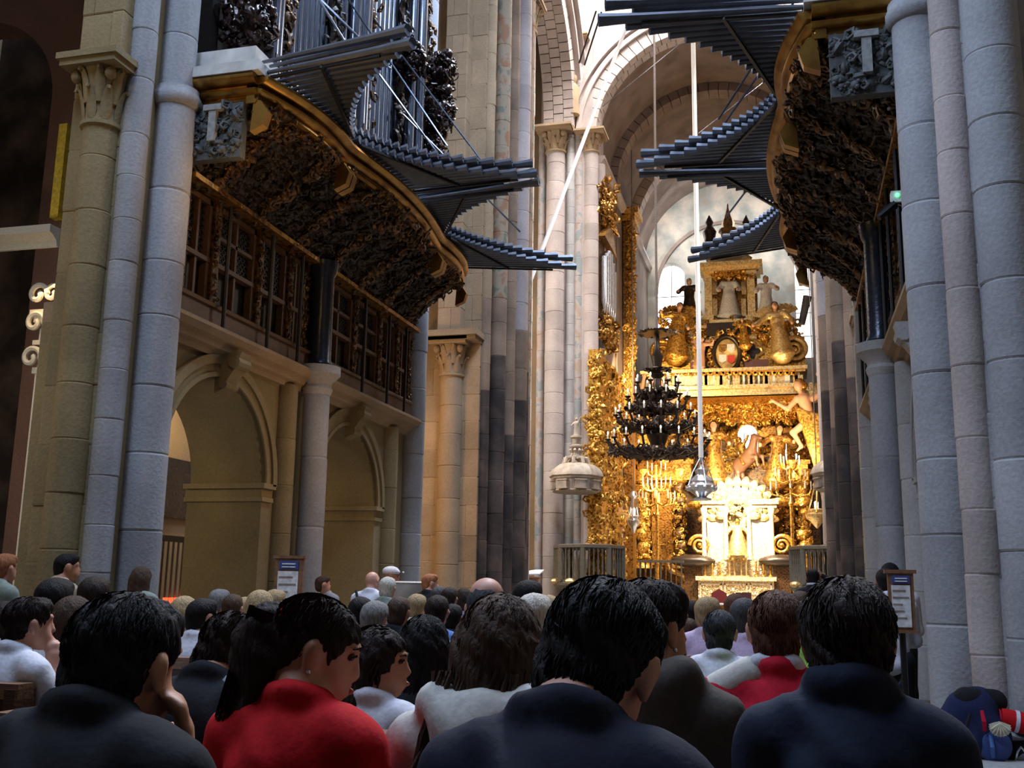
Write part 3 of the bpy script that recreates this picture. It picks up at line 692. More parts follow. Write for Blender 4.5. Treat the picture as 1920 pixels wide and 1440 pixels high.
# ================================================================== organ lofts
def loft_screen(side):
    nm = ('left', 'right')[side]
    t = thing('loft_screen', 'dark latticed wooden screen with gilt framing below the %s organ' % nm, 'screen', (mx(-5.8, side), 12, 3.95), 'screens of the organ lofts')
    ys = [8.80, 9.42, 10.38, 11.15, 11.55, 12.12, 13.15, 14.08, 14.80, 15.34]; x = -5.86; z0, z1 = 3.96, 5.36
    m = MB(side); m.box((x-.3, 8.7, z0), (x-.08, 15.4, 5.5)); m.build('backing', M['blackwood'], t, 0)
    m = MB(side); m.box((x-.1, 8.72, z0), (x+.07, 15.4, z0+.2)); m.sweep([(0, 0), (.05, 0), (.07, .03), (.04, .05), (0, .05)], [(x+.05, 8.72, z0+.2), (x+.05, 15.4, z0+.2)], lambda i: (1, 0, 0)); m.build('dado', M['oldwood'], t, 0)
    m = MB(side); m.box((x-.1, 8.72, z1-.02), (x+.19, 15.4, z1+.035)); m.build('top_rail', M['gold_deep'], t, 0)
    for k in range(len(ys)-1):
        a, b = ys[k]+.075, ys[k+1]-.075
        if b-a < .25: continue
        f_ = MB(side); zz = z0+.22; zt = z1-.04
        f_.box((x-.06, a, zz), (x+.02, a+.05, zt)); f_.box((x-.06, b-.05, zz), (x+.02, b, zt)); f_.box((x-.06, a, zz), (x+.02, b, zz+.06)); f_.box((x-.06, a, zt-.06), (x+.02, b, zt))
        zm = zz+(zt-zz)*.40; f_.box((x-.06, a, zm), (x+.03, b, zm+.05))
        fo = f_.build('panel', M['oldwood'], t, 0)
        q = MB(side); yc = (a+b)/2; q.box((x-.05, yc-.02, zz), (x+.01, yc+.02, zt))
        if b-a > .7: zq = zz+(zt-zz)*.70; q.box((x-.05, a, zq-.02), (x+.01, b, zq+.02))
        q.build('muntin', M['oldwood'], fo, 0)
        l = MB(side); n = max(5, int((b-a)/.07)); H = zt-zm
        for i in range(-14, n+14):          # diagonal lattice of the upper lights
            y0 = a+i*.075; dz = .075
            for sg in (1, -1):
                p0 = (y0, zm+.05); p1 = (y0+sg*(H-.1), zt-.05)
                lo, hi = 0., 1.
                dy = p1[0]-p0[0]
                ta, tb = sorted(((a+.04-p0[0])/dy, (b-.04-p0[0])/dy)); lo, hi = max(lo, ta), min(hi, tb)
                if hi-lo < .03: continue
                l.beam((x-.045, p0[0]+dy*lo, p0[1]+(p1[1]-p0[1])*lo), (x-.045, p0[0]+dy*hi, p0[1]+(p1[1]-p0[1])*hi), .012, .012, (1, 0, 0))
        l.build('lattice', M['blackwood'], fo, 0)
    for k, y in enumerate(ys):
        q = MB(side); q.box((x-.04, y-.06, z0+.2), (x+.05, y+.06, z1)); po = q.build('pilaster', M['gold_dark'], t, 0)
        s_ = MB(side); rng = np.random.default_rng(k); P = [(x+.06, y+rng.uniform(-.045, .045), z) for z in np.arange(z0+.26, z1-.05, .04)]
        scatter(s_, P, [(1, 0, 0)]*len(P), .05, .085, rng); c_ = s_.build('carving', M['gold_dark'], po, kind='stuff')
    rod = MB(); rod.tube([(0, 0, -.32), (0, 0, 0), (0, 0, 1.35)], [.008, .02, .02], 6)
    for k, y in enumerate((9.42, 10.38, 11.15, 13.15, 14.08, 14.80)):
        q = MB(side); q.tube([(-5.70, y+.06, 3.96), (-5.70, y+.06, 5.3)], .022, 6); q.build('iron_rod', M['iron'], t)
for s in (0, 1): loft_screen(s)

def xe(Y):
    u = (Y-12.0)/3.45; e = -5.0+.26*(1-u*u)
    for a, b in ((8.6, 10.35), (10.35, 13.65), (13.65, 15.35)):
        if a <= Y <= b: e += .10*math.sin(PI*(Y-a)/(b-a))
    return e
def organ(side):
    nm = ('left', 'right')[side]
    t = thing('pipe_organ', 'baroque pipe organ with fans of horizontal trumpets on the %s side of the nave' % nm, 'organ', (mx(-5.8, side), 12, 5.4), 'pair of organs facing across the nave')
    Y = list(np.linspace(8.62, 15.34, 57)); zc = 6.02
    nrm = lambda i: (1, 0, 0)
    # gilded cornice round the loft edge
    prof = [(-.12, 0), (-.02, 0), (.0, .03), (-.03, .05), (-.03, .09), (.03, .11), (.05, .14), (.0, .155), (.0, .19), (.07, .205), (.11, .24), (.11, .27), (-.12, .27)]
    path = [(xe(y), y, zc) for y in Y]
    m = MB(side); m.sweep(prof, path, nrm); m.build('gilt_cornice', M['gold_cornice'], t, 40)
    m = MB(side); pr2 = [(a, b) for a, b in prof]
    m.sweep(pr2, [(-6.0, 8.62, zc), (xe(8.62), 8.62, zc)], lambda i: (0, -1, 0)); m.build('end_cornice', M['gold_cornice'], t, 40)
    m = MB(side); m.sweep(pr2, [(xe(15.34), 15.34, zc), (-6.0, 15.34, zc)], lambda i: (0, 1, 0)); m.build('end_cornice', M['gold_cornice'], t, 40)
    # marble-grey shelf over the end cornice
    m = MB(side); m.box((-6.0, 8.5, zc+.29), (xe(8.62)+.06, 9.0, zc+.40)); m.box((-5.9, 8.62, zc+.40), (xe(8.62)-.05, 9.1, zc+.62)); m.build('end_shelf', M['marble'], t, 0)
    ol = [(-6.9, 8.7)]+[(xe(y), y) for y in Y]+[(-6.9, 15.3)]
    m = MB(side); m.prism(ol, (0, 0, zc+.22), (1, 0, 0), (0, 1, 0), (0, 0, .09)); m.build('loft_floor', M['blackwood'], t, 0)
    for k, (a, b) in enumerate(((8.62, 10.35), (10.35, 13.65), (13.65, 15.34))):    # gilded scrolled brackets at the breaks
        for y in (a+.06, b-.06):
            q = MB(side); e = xe(y); q.prism([(0, 0), (.14, .06), (.18, .2), (.1, .32), (.02, .34)], (e-.08, y-.05, zc-.30), (1, 0, 0), (0, 0, 1), (0, .1, 0)); q.build('bracket', M['gold_cornice'], t, 30)
    # carved belly: cove from the screen up and out to the cornice
    def belly(u, v):
        y = 8.72+(15.28-8.72)*u; e = xe(y)-.06
        x = -5.78+(e+5.78)*(1-math.cos(v*PI/2))**.75; z = 5.42+.62*math.sin(v*PI/2)**1.3
        x -= .05*abs(math.sin(u*PI*9))*math.sin(v*PI)
        return np.array((x, y, z-.07*abs(math.cos(u*PI*4.5))*math.sin(v*PI)))
    nu, nv = 64, 12; m = MB(side); vs = []; fs = []
    for i in range(nu+1):
        for j in range(nv+1): vs.append(tuple(belly(i/nu, j/nv)))
    for i in range(nu):
        for j in range(nv): a = i*(nv+1)+j; fs.append((a, a+nv+1, a+nv+2, a+1))
    m.add(vs, fs)
    for u in (0, 1):                       # closed ends
        vs = [tuple(belly(u, j/nv)) for j in range(nv+1)]; y = vs[0][1]
        m.add(vs+[(-5.85, y, 5.38), (-5.85, y, 6.05)], [tuple([nv+1]+list(range(nv+1))+[nv+2])])
    bo = m.build('loft_belly', M['carved'], t, 60)
    rng = np.random.default_rng(5); P = []; Nn = []
    for k in range(2500):
        u, v = rng.uniform(), rng.uniform(.02, .98); p = belly(u, v); du = belly(min(u+.01, 1), v)-belly(max(u-.01, 0), v); dv = belly(u, min(v+.02, 1))-belly(u, max(v-.02, 0))
        n = np.cross(dv, du); n = n/np.linalg.norm(n); n = n if (n[0]-n[2]) > 0 else -n; P.append(p); Nn.append(n)
    s_ = MB(side); scatter(s_, P, Nn, .09, .19, rng, lift=.06, tilt=.8); s_.build('carved_foliage', M['carved'], bo, 50, kind='stuff')
    s_ = MB(side); P = []; Nn = []
    for k in range(340):
        u = rng.uniform(); v = rng.uniform(.80, 1.0); P.append(belly(u, v)+np.array([.05, 0, -.02])); Nn.append((1, 0, -.6))
    scatter(s_, P, Nn, .07, .15, rng, lift=.1, tilt=.8); s_.build('gilt_foliage', M['gold_dark'], bo, 50, kind='stuff')
    for k, u in enumerate(np.linspace(.07, .93, 7)):     # fringe of hanging bunches at the far edge and along the ribs
        s_ = MB(side); P = [belly(u, v)+np.array([.04, 0, -.05]) for v in np.linspace(.05, .95, 26)]
        scatter(s_, P, [(1, 0, -1)]*26, .12, .2, rng, lift=.1); s_.build('carved_rib', M['gold_dark'], bo, 50, kind='stuff')
    # carved panel on the end facing the pews
    q = MB(side); q.box((-5.9, 8.6, 5.45), (-5.12, 8.7, 6.03)); q.build('end_panel', M['endpanel'], t, 0)
    s_ = MB(side); rr_ = np.random.default_rng(9); P = [(rr_.uniform(-5.88, -5.15), 8.6, rr_.uniform(5.5, 6.0)) for k in range(150)]
    scatter(s_, P, [(0, -1, 0)]*150, .07, .15, rr_); s_.build('end_carving', M['endpanel'], t, 50, kind='stuff')
    q = MB(side); q.box((-5.46, 8.53, 5.62), (-5.38, 8.62, 5.98)); q.box((-5.52, 8.52, 5.94), (-5.32, 8.62, 6.0)); q.build('end_bracket', M['endbracket'], t, 0)
    # case: back, side walls, pedestal
    m = MB(side); m.box((-6.9, 8.95, 6.3), (-5.95, 15.2, 13)); m.box((-6.9, 8.9, 6.3), (-5.75, 9.05, 13)); m.box((-6.9, 15.1, 6.3), (-5.75, 15.25, 13)); m.build('case', M['blackwood'], t, 0)
    m = MB(side); m.box((-6.2, 9.0, 6.3), (-5.62, 15.2, 6.62)); m.sweep([(0, 0), (.05, 0), (.08, .05), (.05, .08), (0, .08)], [(-5.62, 9.0, 6.58), (-5.62, 15.2, 6.58)], nrm); m.build('pedestal', M['carved'], t, 30)
    # front pipes: towers stand forward of the flats; every pipe with foot, body and mouth
    def pipe(y, x, z, r, L):
        q = MB(side); q.lathe([(r*.25, 0), (r, .32), (r, L), (r*.9, L), (r*.9, L-.1)], (x, y, z), 14)
        o = q.build('front_pipe', M['tin'], t, 40)
        q = MB(side); q.box((x+r*.75, y-r*.45, z+.34), (x+r*1.05, y+r*.45, z+.44)); q.build('mouth', M['blackwood'], o, 0)
    def tower(yc, rt, n, r, z, L):
        for k in range(n):
            a = -PI/2+PI*(k+.5)/n; pipe(yc+rt*math.sin(a), -5.86+rt*math.cos(a), z, r, L*(1-.10*abs(k-(n-1)/2)/n*2))
        q = MB(side); q.lathe([(rt+.12, -.12), (rt+.16, -.06), (rt+.10, 0)], (-5.86, yc, z), 20, -PI/2, PI/2); q.lathe([(0, -.02), (rt+.11, -.02)], (-5.86, yc, z), 20, -PI/2, PI/2); q.build('tower_foot', M['carved'], t, 40)
    tower(9.75, .36, 5, .085, 6.75, 5.4); tower(12.05, .44, 7, .085, 6.95, 6.0); tower(14.5, .36, 5, .085, 6.75, 5.4)
    for a, b in ((10.25, 11.5), (12.62, 13.95)):
        for k in range(8):
            y = a+(b-a)*(k+.5)/8; pipe(y, -5.74, 6.72+.05*abs(k-3.5), .055, 4.4-.12*abs(k-3.5))
    # carved columns and cherub clusters between the towers
    for k, y in enumerate((9.2, 10.28, 11.52, 12.6, 13.98, 15.08)):
        q = MB(side); q.tube([(-5.62+.03*math.cos(z*9), y+.03*math.sin(z*9), z) for z in np.arange(6.7, 12, .12)], .055, 8); co = q.build('twisted_column', M['carved'], t)
        rng2 = np.random.default_rng(20+k); s_ = MB(side); P = [(-5.58+rng2.normal(0, .05), y+rng2.normal(0, .07), z) for z in np.arange(6.75, 12, .045)]
        scatter(s_, P, [(1, 0, 0)]*len(P), .10, .2, rng2); s_.build('vine_carving', M['gold_dark'] if k % 2 else M['carved'], co, 50, kind='stuff')
    for k, (y, z, r) in enumerate(((9.15, 7.25, .34), (9.2, 8.3, .26), (15.15, 9.0, .42), (15.25, 9.75, .36), (13.95, 9.3, .26), (15.1, 8.3, .2), (13.9, 7.4, .18))):
        q = MB(side); q.ball((-5.45, y, z), (r*.5, r*.55, r*.8), 12, 9)
        q.ball((-5.45+r*.5, y-.1, z+r*.85), r*.26, 8, 6)
        P = []; Nn = []; rng3 = np.random.default_rng(60+k)
        for i in range(170):
            v = rng3.normal(0, 1, 3); v /= np.linalg.norm(v); P.append(np.array((-5.45, y, z))+v*np.array((r*.7, r*.75, r))); Nn.append(v)
        scatter(q, P, Nn, .09, .19, rng3, lift=.1, tilt=1.1); q.build('carved_console', M['carvedgloss'], t, 50)
    # the horizontal trumpets, wing by wing, two ranks deep
    TP = {'a': (8.72, 10.25, (-3.19, 8.2, 6.20)), 'b': (11.95, 10.45, (-2.97, 12.15, 6.52)), 'c': (12.35, 13.6, (-2.98, 12.30, 6.46)), 'd': (15.2, 13.78, (-3.25, 16.04, 6.50))}
    uv = {}
    for w_, (yl, ys_, tip) in TP.items():
        n = 17; rl = Vector((xe(yl)-.05, yl, 6.38)); Ld = Vector(tip)-rl; q_ = .862
        for i in range(n):
            s = q_**i; f_ = i/(n-1); y = yl+(ys_-yl)*f_; rt = Vector((xe(y)-.05, y, 6.38))
            dr = Ld.normalized().lerp(Vector((1, 0, .08)), f_*.55).normalized(); L = max(.16, Ld.length*s)
            for tier in range(2):
                o_ = Vector((0, 0, .125*tier)); b0 = rt+o_; b1 = rt+o_+dr*(L-(.06 if tier else 0))+Vector((0, 0, .02*tier))
                pm = MB(side); d = (b1-b0); pm.tube([b0, b0+d*.2, b0+d*.8, b0+d*.93, b1, b1-d.normalized()*.02], [.018, .026, .042, .052, .060, .052], 8)
                pm.build('trumpet_pipe', M['pipe'], t, 40)
        for tt in (.42,):          # iron stay under each wing
            rs = Vector((xe(ys_), ys_, 6.36)); q = MB(side); q.beam(rl+Ld*tt-Vector((0, 0, .05)), rs+Vector((.12, 0, -.03)), .03, .03); q.beam(rl+Ld*.8-Vector((0, 0, .06)), rl+Vector((.1, 0, -.05)), .025, .025); q.build('wing_stay', M['iron'], t, 0)
    for k, (a, b) in enumerate((((-5.6, 10.3, 8.6), (-3.9, 9.4, 6.65)), ((-5.6, 11.6, 9.2), (-4.0, 11.6, 6.75)), ((-5.6, 12.6, 9.4), (-3.7, 12.7, 6.75)), ((-5.6, 13.9, 8.5), (-3.9, 14.9, 6.75)), ((-5.6, 12.5, 8.7), (-4.2, 13.2, 6.7)), ((-5.6, 9.6, 8.9), (-4.1, 8.7, 6.6)))):
        q = MB(side); q.tube([a, b], .014, 6); q.build('tie_rod', M['tin'], t)
M['endbracket'] = plain('grey_bracket', (.24, .24, .23), .6)
M['endpanel'] = plain('weathered_grey_carving', (.055, .058, .055), .7)
M['carvedgloss'] = plain('glossy_dark_carving', (.030, .014, .010), .22, .2)
for s in (0, 1): organ(s)
# small lamp with a green light clipped to the first right pier
lp = atX(1682, 380, .98)
t = thing('clip_lamp', 'small white clip-on unit with green light on the right organ pier', 'lamp', lp)
m = MB(); m.cbox(lp+Vector((0, 0, .04)), (.10, .10, .10)); m.build('housing', M['linen'], t, 0)
m = MB(); m.tube([lp+Vector((-.02, -.02, -.02)), lp+Vector((-.16, -.05, -.14))], [.04, .03], 8); m.beam(lp, lp+Vector((.12, .0, -.05)), .03, .03); m.build('clamp', M['iron'], t)
m = MB(); m.ball(lp+Vector((.0, -.055, .05)), .018, 8, 6); m.build('indicator', plain('green_led', (.1, .9, .2), emit=((.1, 1, .25), 3), bump=0), t)
M['horsebrown'] = plain('painted_brown_horse', (.16, .07, .035), .4)
M['flag_red'] = plain('heraldic_red', (.55, .05, .03), .5)
# ================================================================== chancel and altar
YA = 40.0
def A(px, py, dy=0.0): return atY(px, py, YA+dy)
K = PXM(YA)
def bx(mb, x0, y0, x1, y1, d0, d1):
    """box whose front (at depth YA+d0) covers the picture rectangle x0..x1, y0..y1, running back to YA+d1"""
    a, b = A((x0+x1)/2, y1, d0), A((x0+x1)/2, y0, d0); l, r = A(x0, (y0+y1)/2, d0).x, A(x1, (y0+y1)/2, d0).x
    mb.box((l, YA+d0, a.z), (r, YA+d1, b.z)); return mb
st = MB()
for k in range(3): st.box((XC-3.3, 33.5+k*.5, 0), (XC+3.3, 44, .16*(k+1)))
st.build('altar_steps', M['marble'], None, 0, 'low marble steps before the high altar', 'steps', kind='structure')
def relief(name, mat, par, x0, y0, x1, y1, d, n, s0, s1, seed, tilt=.5):
    rng = np.random.default_rng(seed); P = [tuple(A(rng.uniform(x0, x1), rng.uniform(y0, y1), d)) for k in range(n)]
    m = MB(); scatter(m, P, [(0, -1, .1)]*n, s0, s1, rng, lift=.05, tilt=tilt); return m.build(name, mat, par, 50, kind='stuff')
# ---- gilded retable wall behind everything
rt = thing('retable', 'gilded carved retable wall filling the chancel behind the altar', 'retable', (XC, 42.2, .48))
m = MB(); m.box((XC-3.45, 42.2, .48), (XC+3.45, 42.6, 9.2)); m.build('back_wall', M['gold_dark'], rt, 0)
for k, (x0, x1, y0, y1, n) in enumerate(((1203, 1270, 860, 1060, 420), (1460, 1518, 760, 1050, 330), (1280, 1480, 742, 880, 420), (1203, 1250, 745, 860, 200))):
    relief('relief_carving', M['gold'] if k != 1 else M['gold_deep'], rt, x0, y0, x1, y1, 1.9, n, .16, .42, 100+k, .8)
for k, (x0, x1) in enumerate(((1222, 1262), (1468, 1490), (1500, 1518))):   # flat pilasters
    q = MB(); bx(q, x0, 880, x1, 1060, 1.7, 2.2); po = q.build('pilaster', M['gold_deep'], rt, 0)
def solomonic(px, y0, y1, rpx, d, mat, par, name='twisted_column'):
    a, b = A(px, y1, d), A(px, y0, d); H = b.z-a.z; r = rpx*K; q = MB(); pts = []; 
    for i in range(49):
        t = i/48; ang = t*2*PI*5; pts.append((a.x+r*.28*math.cos(ang), YA+d+r*.28*math.sin(ang), a.z+H*t))
    q.tube(pts, [r*(.82+.16*math.sin(i*.9)) for i in range(49)], 12); o = q.build(name, mat, par)
    rng = np.random.default_rng(int(px)); P = []; Nn = []
    for i in range(110):
        t = rng.uniform(); an = rng.uniform(-PI, 0); P.append((a.x+r*math.cos(an), YA+d+r*math.sin(an), a.z+H*t)); Nn.append((math.cos(an), math.sin(an), 0))
    s_ = MB(); scatter(s_, P, Nn, .10, .22, rng, lift=.05); s_.build('vine_carving', M['gold'], o, 50, kind='stuff')
    q = MB(); q.lathe([(r*1.0, -.02), (r*1.3, .05), (r*1.15, .18), (r*1.5, .42), (r*1.55, .5), (0, .5)], (a.x, YA+d, b.z), 16); q.lathe([(0, -.32), (r*1.5, -.32), (r*1.45, -.2), (r*1.15, -.12), (r*1.25, -.05), (r, 0)], (a.x, YA+d, a.z), 16); q.build('capital_and_base', M['gold'], par)
for px, mat in ((1205, 'gold'), (1275, 'gold_dark'), (1480, 'gold_dark'), (1508, 'gold')): solomonic(px, 905, 1050, 13, 1.2, M[mat], rt)
for xa, xb in ((1195, 1296), (1466, 1515)): q = MB(); bx(q, xa, 868, xb, 900, .9, 1.9); bx(q, xa-5, 862, xb+4, 870, .8, 1.9); q.build('side_entablature', M['gold_deep'], rt, 0)
for k, (px, py, wd, hh) in enumerate(((1402, 825, 20, 62), (1465, 850, 12, 92))):     # two lit round-headed openings in the retable
    c = A(px, py, 1.75); r = wd*K; H = hh*K; pts = [(-r, -H/2)]+[(r*math.cos(PI-PI*i/12), H/2-r+r*math.sin(PI*i/12)) for i in range(13)]+[(r, -H/2)]
    g = MB(); g.prism(pts, (c.x, YA+1.75, c.z), (1, 0, 0), (0, 0, 1), (0, .05, 0)); wo = g.build('window_%d' % (4+k), M['daylit'], None, 0, ('round-headed lit window behind the horse statue', 'narrow lit round-headed window right of the horse statue')[k], 'window', kind='structure')
    fr = MB(); fr.tube([(c.x+x*1.06, YA+1.72, c.z+z*1.03) for x, z in pts], .06, 6); fr.build('window_frame', M['gold'], wo)
    fr = MB()
    for i in (-.33, .33): fr.beam((c.x+r*i, YA+1.73, c.z-H/2), (c.x+r*i, YA+1.73, c.z+H*.3), .025, .025)
    fr.beam((c.x-r, YA+1.73, c.z), (c.x+r, YA+1.73, c.z), .025, .025); fr.build('glazing_bar', M['bronze'], wo, 0)

# ---- the canopy: entablature, frieze, edicule, spire
bd = thing('altar_canopy', 'huge gilded canopy entablature with medallion above the high altar', 'canopy', (XC, 40.6, 8.7))
G = M['gold']; GP = M['gold_pale']
q = MB(); bx(q, 1212, 728, 1502, 742, .0, 1.9); bx(q, 1206, 722, 1507, 729, -.12, 1.9); bx(q, 1215, 700, 1500, 722, .1, 1.9); bx(q, 1204, 696, 1510, 701, -.15, 1.9); bx(q, 1200, 690, 1514, 696, -.3, 1.9); q.build('entablature', GP, bd, 0)
q = MB(); bx(q, 0, 0, 9, 13, 0, .14); dme = q.mesh('dentil', 0, A(4.5, 6.5, .07))
for k in range(30):
    c = A(1222+k*9.4, 711, .03); place('dentil', dme, M['robe'] if k % 3 == 0 else GP, bd, c)
for k in range(24):
    c = A(1212+k*12, 699, -.2); q = MB(); q.M = Matrix.Translation(c) @ Matrix.Rotation(PI/2, 4, 'X'); q.lathe([(.05, -.03), (.11, 0), (.05, .03), (.05, -.03)], n=10); q.build('guilloche_ring', G, bd)
# coved gilt soffit hung with leaves
q = MB(); vs = []; fs = []
for i in range(25):
    for j in range(7):
        px = 1212+i*12.1; t = j/6; p = A(px, 742+ (1-math.cos(t*PI/2))*58, t*1.8); vs.append((p.x, YA+t*1.8, A(1360, 742, 0).z-.05-1.05*(1-math.cos(t*PI/2))+.35*t))
for i in range(24):
    for j in range(6): a = i*7+j; fs.append((a, a+7, a+8, a+1))
q.add(vs, fs); q.build('soffit', G, bd, 60)
relief('soffit_carving', G, bd, 1225, 746, 1495, 792, .9, 420, .16, .36, 140, .8)
# frieze zone with openings
q = MB(); bx(q, 1230, 636, 1510, 691, .35, 1.8); q.build('frieze_block', M['gold'], bd, 0)
q = MB(); bx(q, 1294, 676, 1440, 691, .1, .5); q.build('porphyry_band', M['purple'], bd, 0)
for px in (1325, 1411):
    c = A(px, 659, .28); r = 15*K; pts = []
    for i in range(32): a = 2*PI*i/32; rr_ = r*(.62+.38*abs(math.cos(2*a))); pts.append((rr_*math.cos(a), rr_*math.sin(a)))
    q = MB(); q.prism(pts, c, (1, 0, 0), (0, 0, 1), (0, .12, 0)); oo = q.build('pierced_opening', M['blackwood'], bd, 0)
    q = MB(); q.tube([(c.x+x*1.25, c.y, c.z+z*1.25) for x, z in pts+pts[:1]], .07, 6); q.build('opening_rim', GP, oo)
c = A(1363, 664, .0); q = MB(); q.ball(c, (21*K, .12, 30*K), 20, 10); mo = q.build('medallion', M['heraldic'], bd)
q = MB(); q.tube([(c.x+25*K*math.cos(t), c.y, c.z+35*K*math.sin(t)) for t in np.linspace(0, 2*PI, 33)], .085, 8); q.build('medallion_rim', M['bronze'], mo)
for (dx, dz, mt_) in ((-8, 10, 'gold_deep'), (8, 10, 'robe'), (-8, -10, 'robe'), (8, -12, 'flag_red')):
    q = MB(); q.prism([(-7*K, 8*K), (7*K, 8*K), (7*K, -4*K), (0, -9*K), (-7*K, -4*K)], (c.x+dx*K, c.y-.14, c.z+dz*K), (1, 0, 0), (0, 0, 1), (0, .06, 0)); q.build('heraldic_quarter', M[mt_], mo, 0)
P = [(c.x+31*K*math.cos(t), c.y, c.z+42*K*math.sin(t)) for t in np.linspace(0, 2*PI, 30)]
s_ = MB(); scatter(s_, P, [(0, -1, 0)]*30, .2, .34, np.random.default_rng(3)); s_.build('medallion_carving', G, mo, 50, kind='stuff')
def volute(par, px, py, rpx, d, mat, flip=1, name='volute'):
    c = A(px, py, d); q = MB(); n = 40
    pts = [(c.x+flip*rpx*K*(1-t)*math.cos(t*4.6*PI), c.y, c.z+rpx*K*(1-t)*math.sin(t*4.6*PI)) for t in np.linspace(0, .86, n)]
    q.tube(pts, [rpx*K*.22*(1-.6*i/n) for i in range(n)], 8); q.ball(c, rpx*K*.24, 8, 6); return q.build(name, mat, par)
volute(bd, 1490, 656, 26, .15, GP, -1); volute(bd, 1240, 660, 24, .15, G, 1)
# upper platform
q = MB()
for y0, y1, x0, x1, d in ((628, 637, 1262, 1488, .3), (612, 628, 1300, 1450, .5), (606, 612, 1290, 1468, .25), (598, 606, 1330, 1410, .2), (596, 600, 1280, 1330, .4), (596, 600, 1420, 1470, .4)): bx(q, x0, y0, x1, y1, d, 1.8)
q.build('upper_platform', GP, bd, 0)
q = MB(); bx(q, 1325, 604, 1408, 628, .12, 1.0); q.build('bronze_panel', M['bronze'], bd, 0)
relief('platform_carving', G, bd, 1235, 604, 1500, 640, .35, 210, .18, .4, 150, .8)
# edicule
ed = thing('shrine_edicule', 'gilded pedimented edicule sheltering a white robed figure above the canopy', 'shrine', A(1367, 598, .9))
q = MB(); bx(q, 1332, 505, 1420, 598, 1.3, 1.8); q.build('back', M['gold_deep'], ed, 0)
for x0, x1 in ((1320, 1334), (1400, 1414)):
    q = MB(); bx(q, x0+1, 512, x1+1, 592, .6, 1.0); bx(q, x0-2, 590, x1+4, 600, .5, 1.1); bx(q, x0-2, 506, x1+4, 513, .5, 1.1); q.build('column', GP, ed, 0)
for x0, x1 in ((1335, 1345), (1390, 1399)):
    q = MB(); bx(q, x0, 520, x1, 552, 1.1, 1.4); bx(q, x0, 560, x1, 592, 1.1, 1.4); q.build('side_panel', GP, ed, 0)
q = MB(); bx(q, 1314, 496, 1424, 506, .4, 1.8); bx(q, 1309, 489, 1429, 497, .25, 1.8); q.build('cornice', GP, ed, 0)
relief('edicule_carving', G, ed, 1325, 503, 1415, 520, .6, 90, .14, .3, 160, .8)
# stepped spire
sp = A(1367, 489, 1.0); q = MB(); z = sp.z; 
H = lambda px: px*K
q.lathe([(H(44), 0), (H(46), H(4)), (H(34), H(8)), (H(36), H(16)), (H(30), H(20)), (H(31), H(32)), (H(24), H(36)), (H(26), H(44)), (H(14), H(48)), (H(15), H(56)), (H(20), H(60)), (H(19), H(66)), (H(12), H(68)), (H(13), H(80)), (H(8), H(92)), (H(3), H(108)), (H(1), H(120)), (0, H(122))], (sp.x, YA+1.0, z), 8); q.build('spire', M['spiregold'], ed, 30)
for dx in (-36, 34):
    q = MB(); c = A(1367+dx, 470, 1.0); q.lathe([(.05, 0), (.3, .1), (.22, .5), (.28, .8), (.12, 1.05), (.17, 1.2), (.02, 1.5)], c, 10); q.build('corner_finial', M['bronze'], ed)

# ---- figures: one continuous carved body each, flesh head and hands, wings where they have them
def statue(name, label, cat, foot, hgt, head, mrobe, mflesh, arms=((-.25, -.15, .62), (.25, -.15, .62)), lean=0.0, wings=None, yaw=0, robe_w=.2, voxel=.022, group=None):
    """arms = hand positions in units of the height; figure faces -Y"""
    s = hgt; t = thing(name, label, cat, foot, group)
    R = Matrix.Rotation(yaw, 4, 'Z') @ Matrix.Rotation(lean, 4, 'Y')
    b = SDF(.05)
    b.cap((0, 0, .05), (0, 0, .45), robe_w*.95, robe_w*.62); b.ell((0, 0, .03), (robe_w*1.15, robe_w*.95, .05)); b.ell((0, 0, .62), (.125, .085, .16)); b.cap((-.10, 0, .77), (.10, 0, .77), .055)
    for sgn, hnd in zip((-1, 1), arms):
        sh = np.array((sgn*.14, 0, .77)); hnd = np.array(hnd); el = (sh+hnd)/2+np.array((sgn*.06, .03, -.05)); b.cap(sh, el, .055, .045); b.cap(el, hnd, .045, .03)
    for k in range(7): a = k*.9; b.cap((robe_w*.85*math.sin(a), -robe_w*.75*abs(math.cos(a)), .03), (.08*math.sin(a), -.08*abs(math.cos(a)), .55), .025, .012)
    me = b.mesh('drapery', voxel); fl = SDF(.02); fl.ell((0, 0, .925), (.055, .06, .07)); fl.cap((0, 0, .8), (0, 0, .89), .035); fl.cap((0, -.055, .925), (0, -.07, .905), .012)
    for hnd in arms: fl.ell(hnd, (.03, .035, .04))
    fm = fl.mesh('head', voxel*.6); hm = SDF(.02); hm.ell((0, .015, .945), (.062, .062, .066)); hm.ell((0, .03, .9), (.058, .045, .07)); hm = hm.mesh('hair', voxel*.7)
    for nm_, me_, mt in (('drapery', me, mrobe), ('head', fm, mflesh), ('hair', hm, M['bronze'])):
        me_.transform(R @ Matrix.Scale(s, 4)); me_.materials.append(mt); o = bpy.data.objects.new(nm_, me_); COL.objects.link(o); o.parent = t
    if wings:
        for sgn in (-1, 1):
            q = MB()
            for k in range(7):
                a = math.radians(25+k*17); L = s*(.5-.035*k)*wings; p0 = Vector((sgn*.06*s, .09*s, .74*s)); d = Vector((sgn*math.cos(a), .25, math.sin(a)*.9)); q.beam(p0, p0+d*L, .075*s, .02*s, (0, 1, 0))
            q.M = None; m_ = q.mesh('wing', 30); m_.transform(R); m_.materials.append(mrobe); o = bpy.data.objects.new('wing', m_); COL.objects.link(o); o.parent = t
    return t
Hm = lambda px, d=0: px*PXM(YA+d)
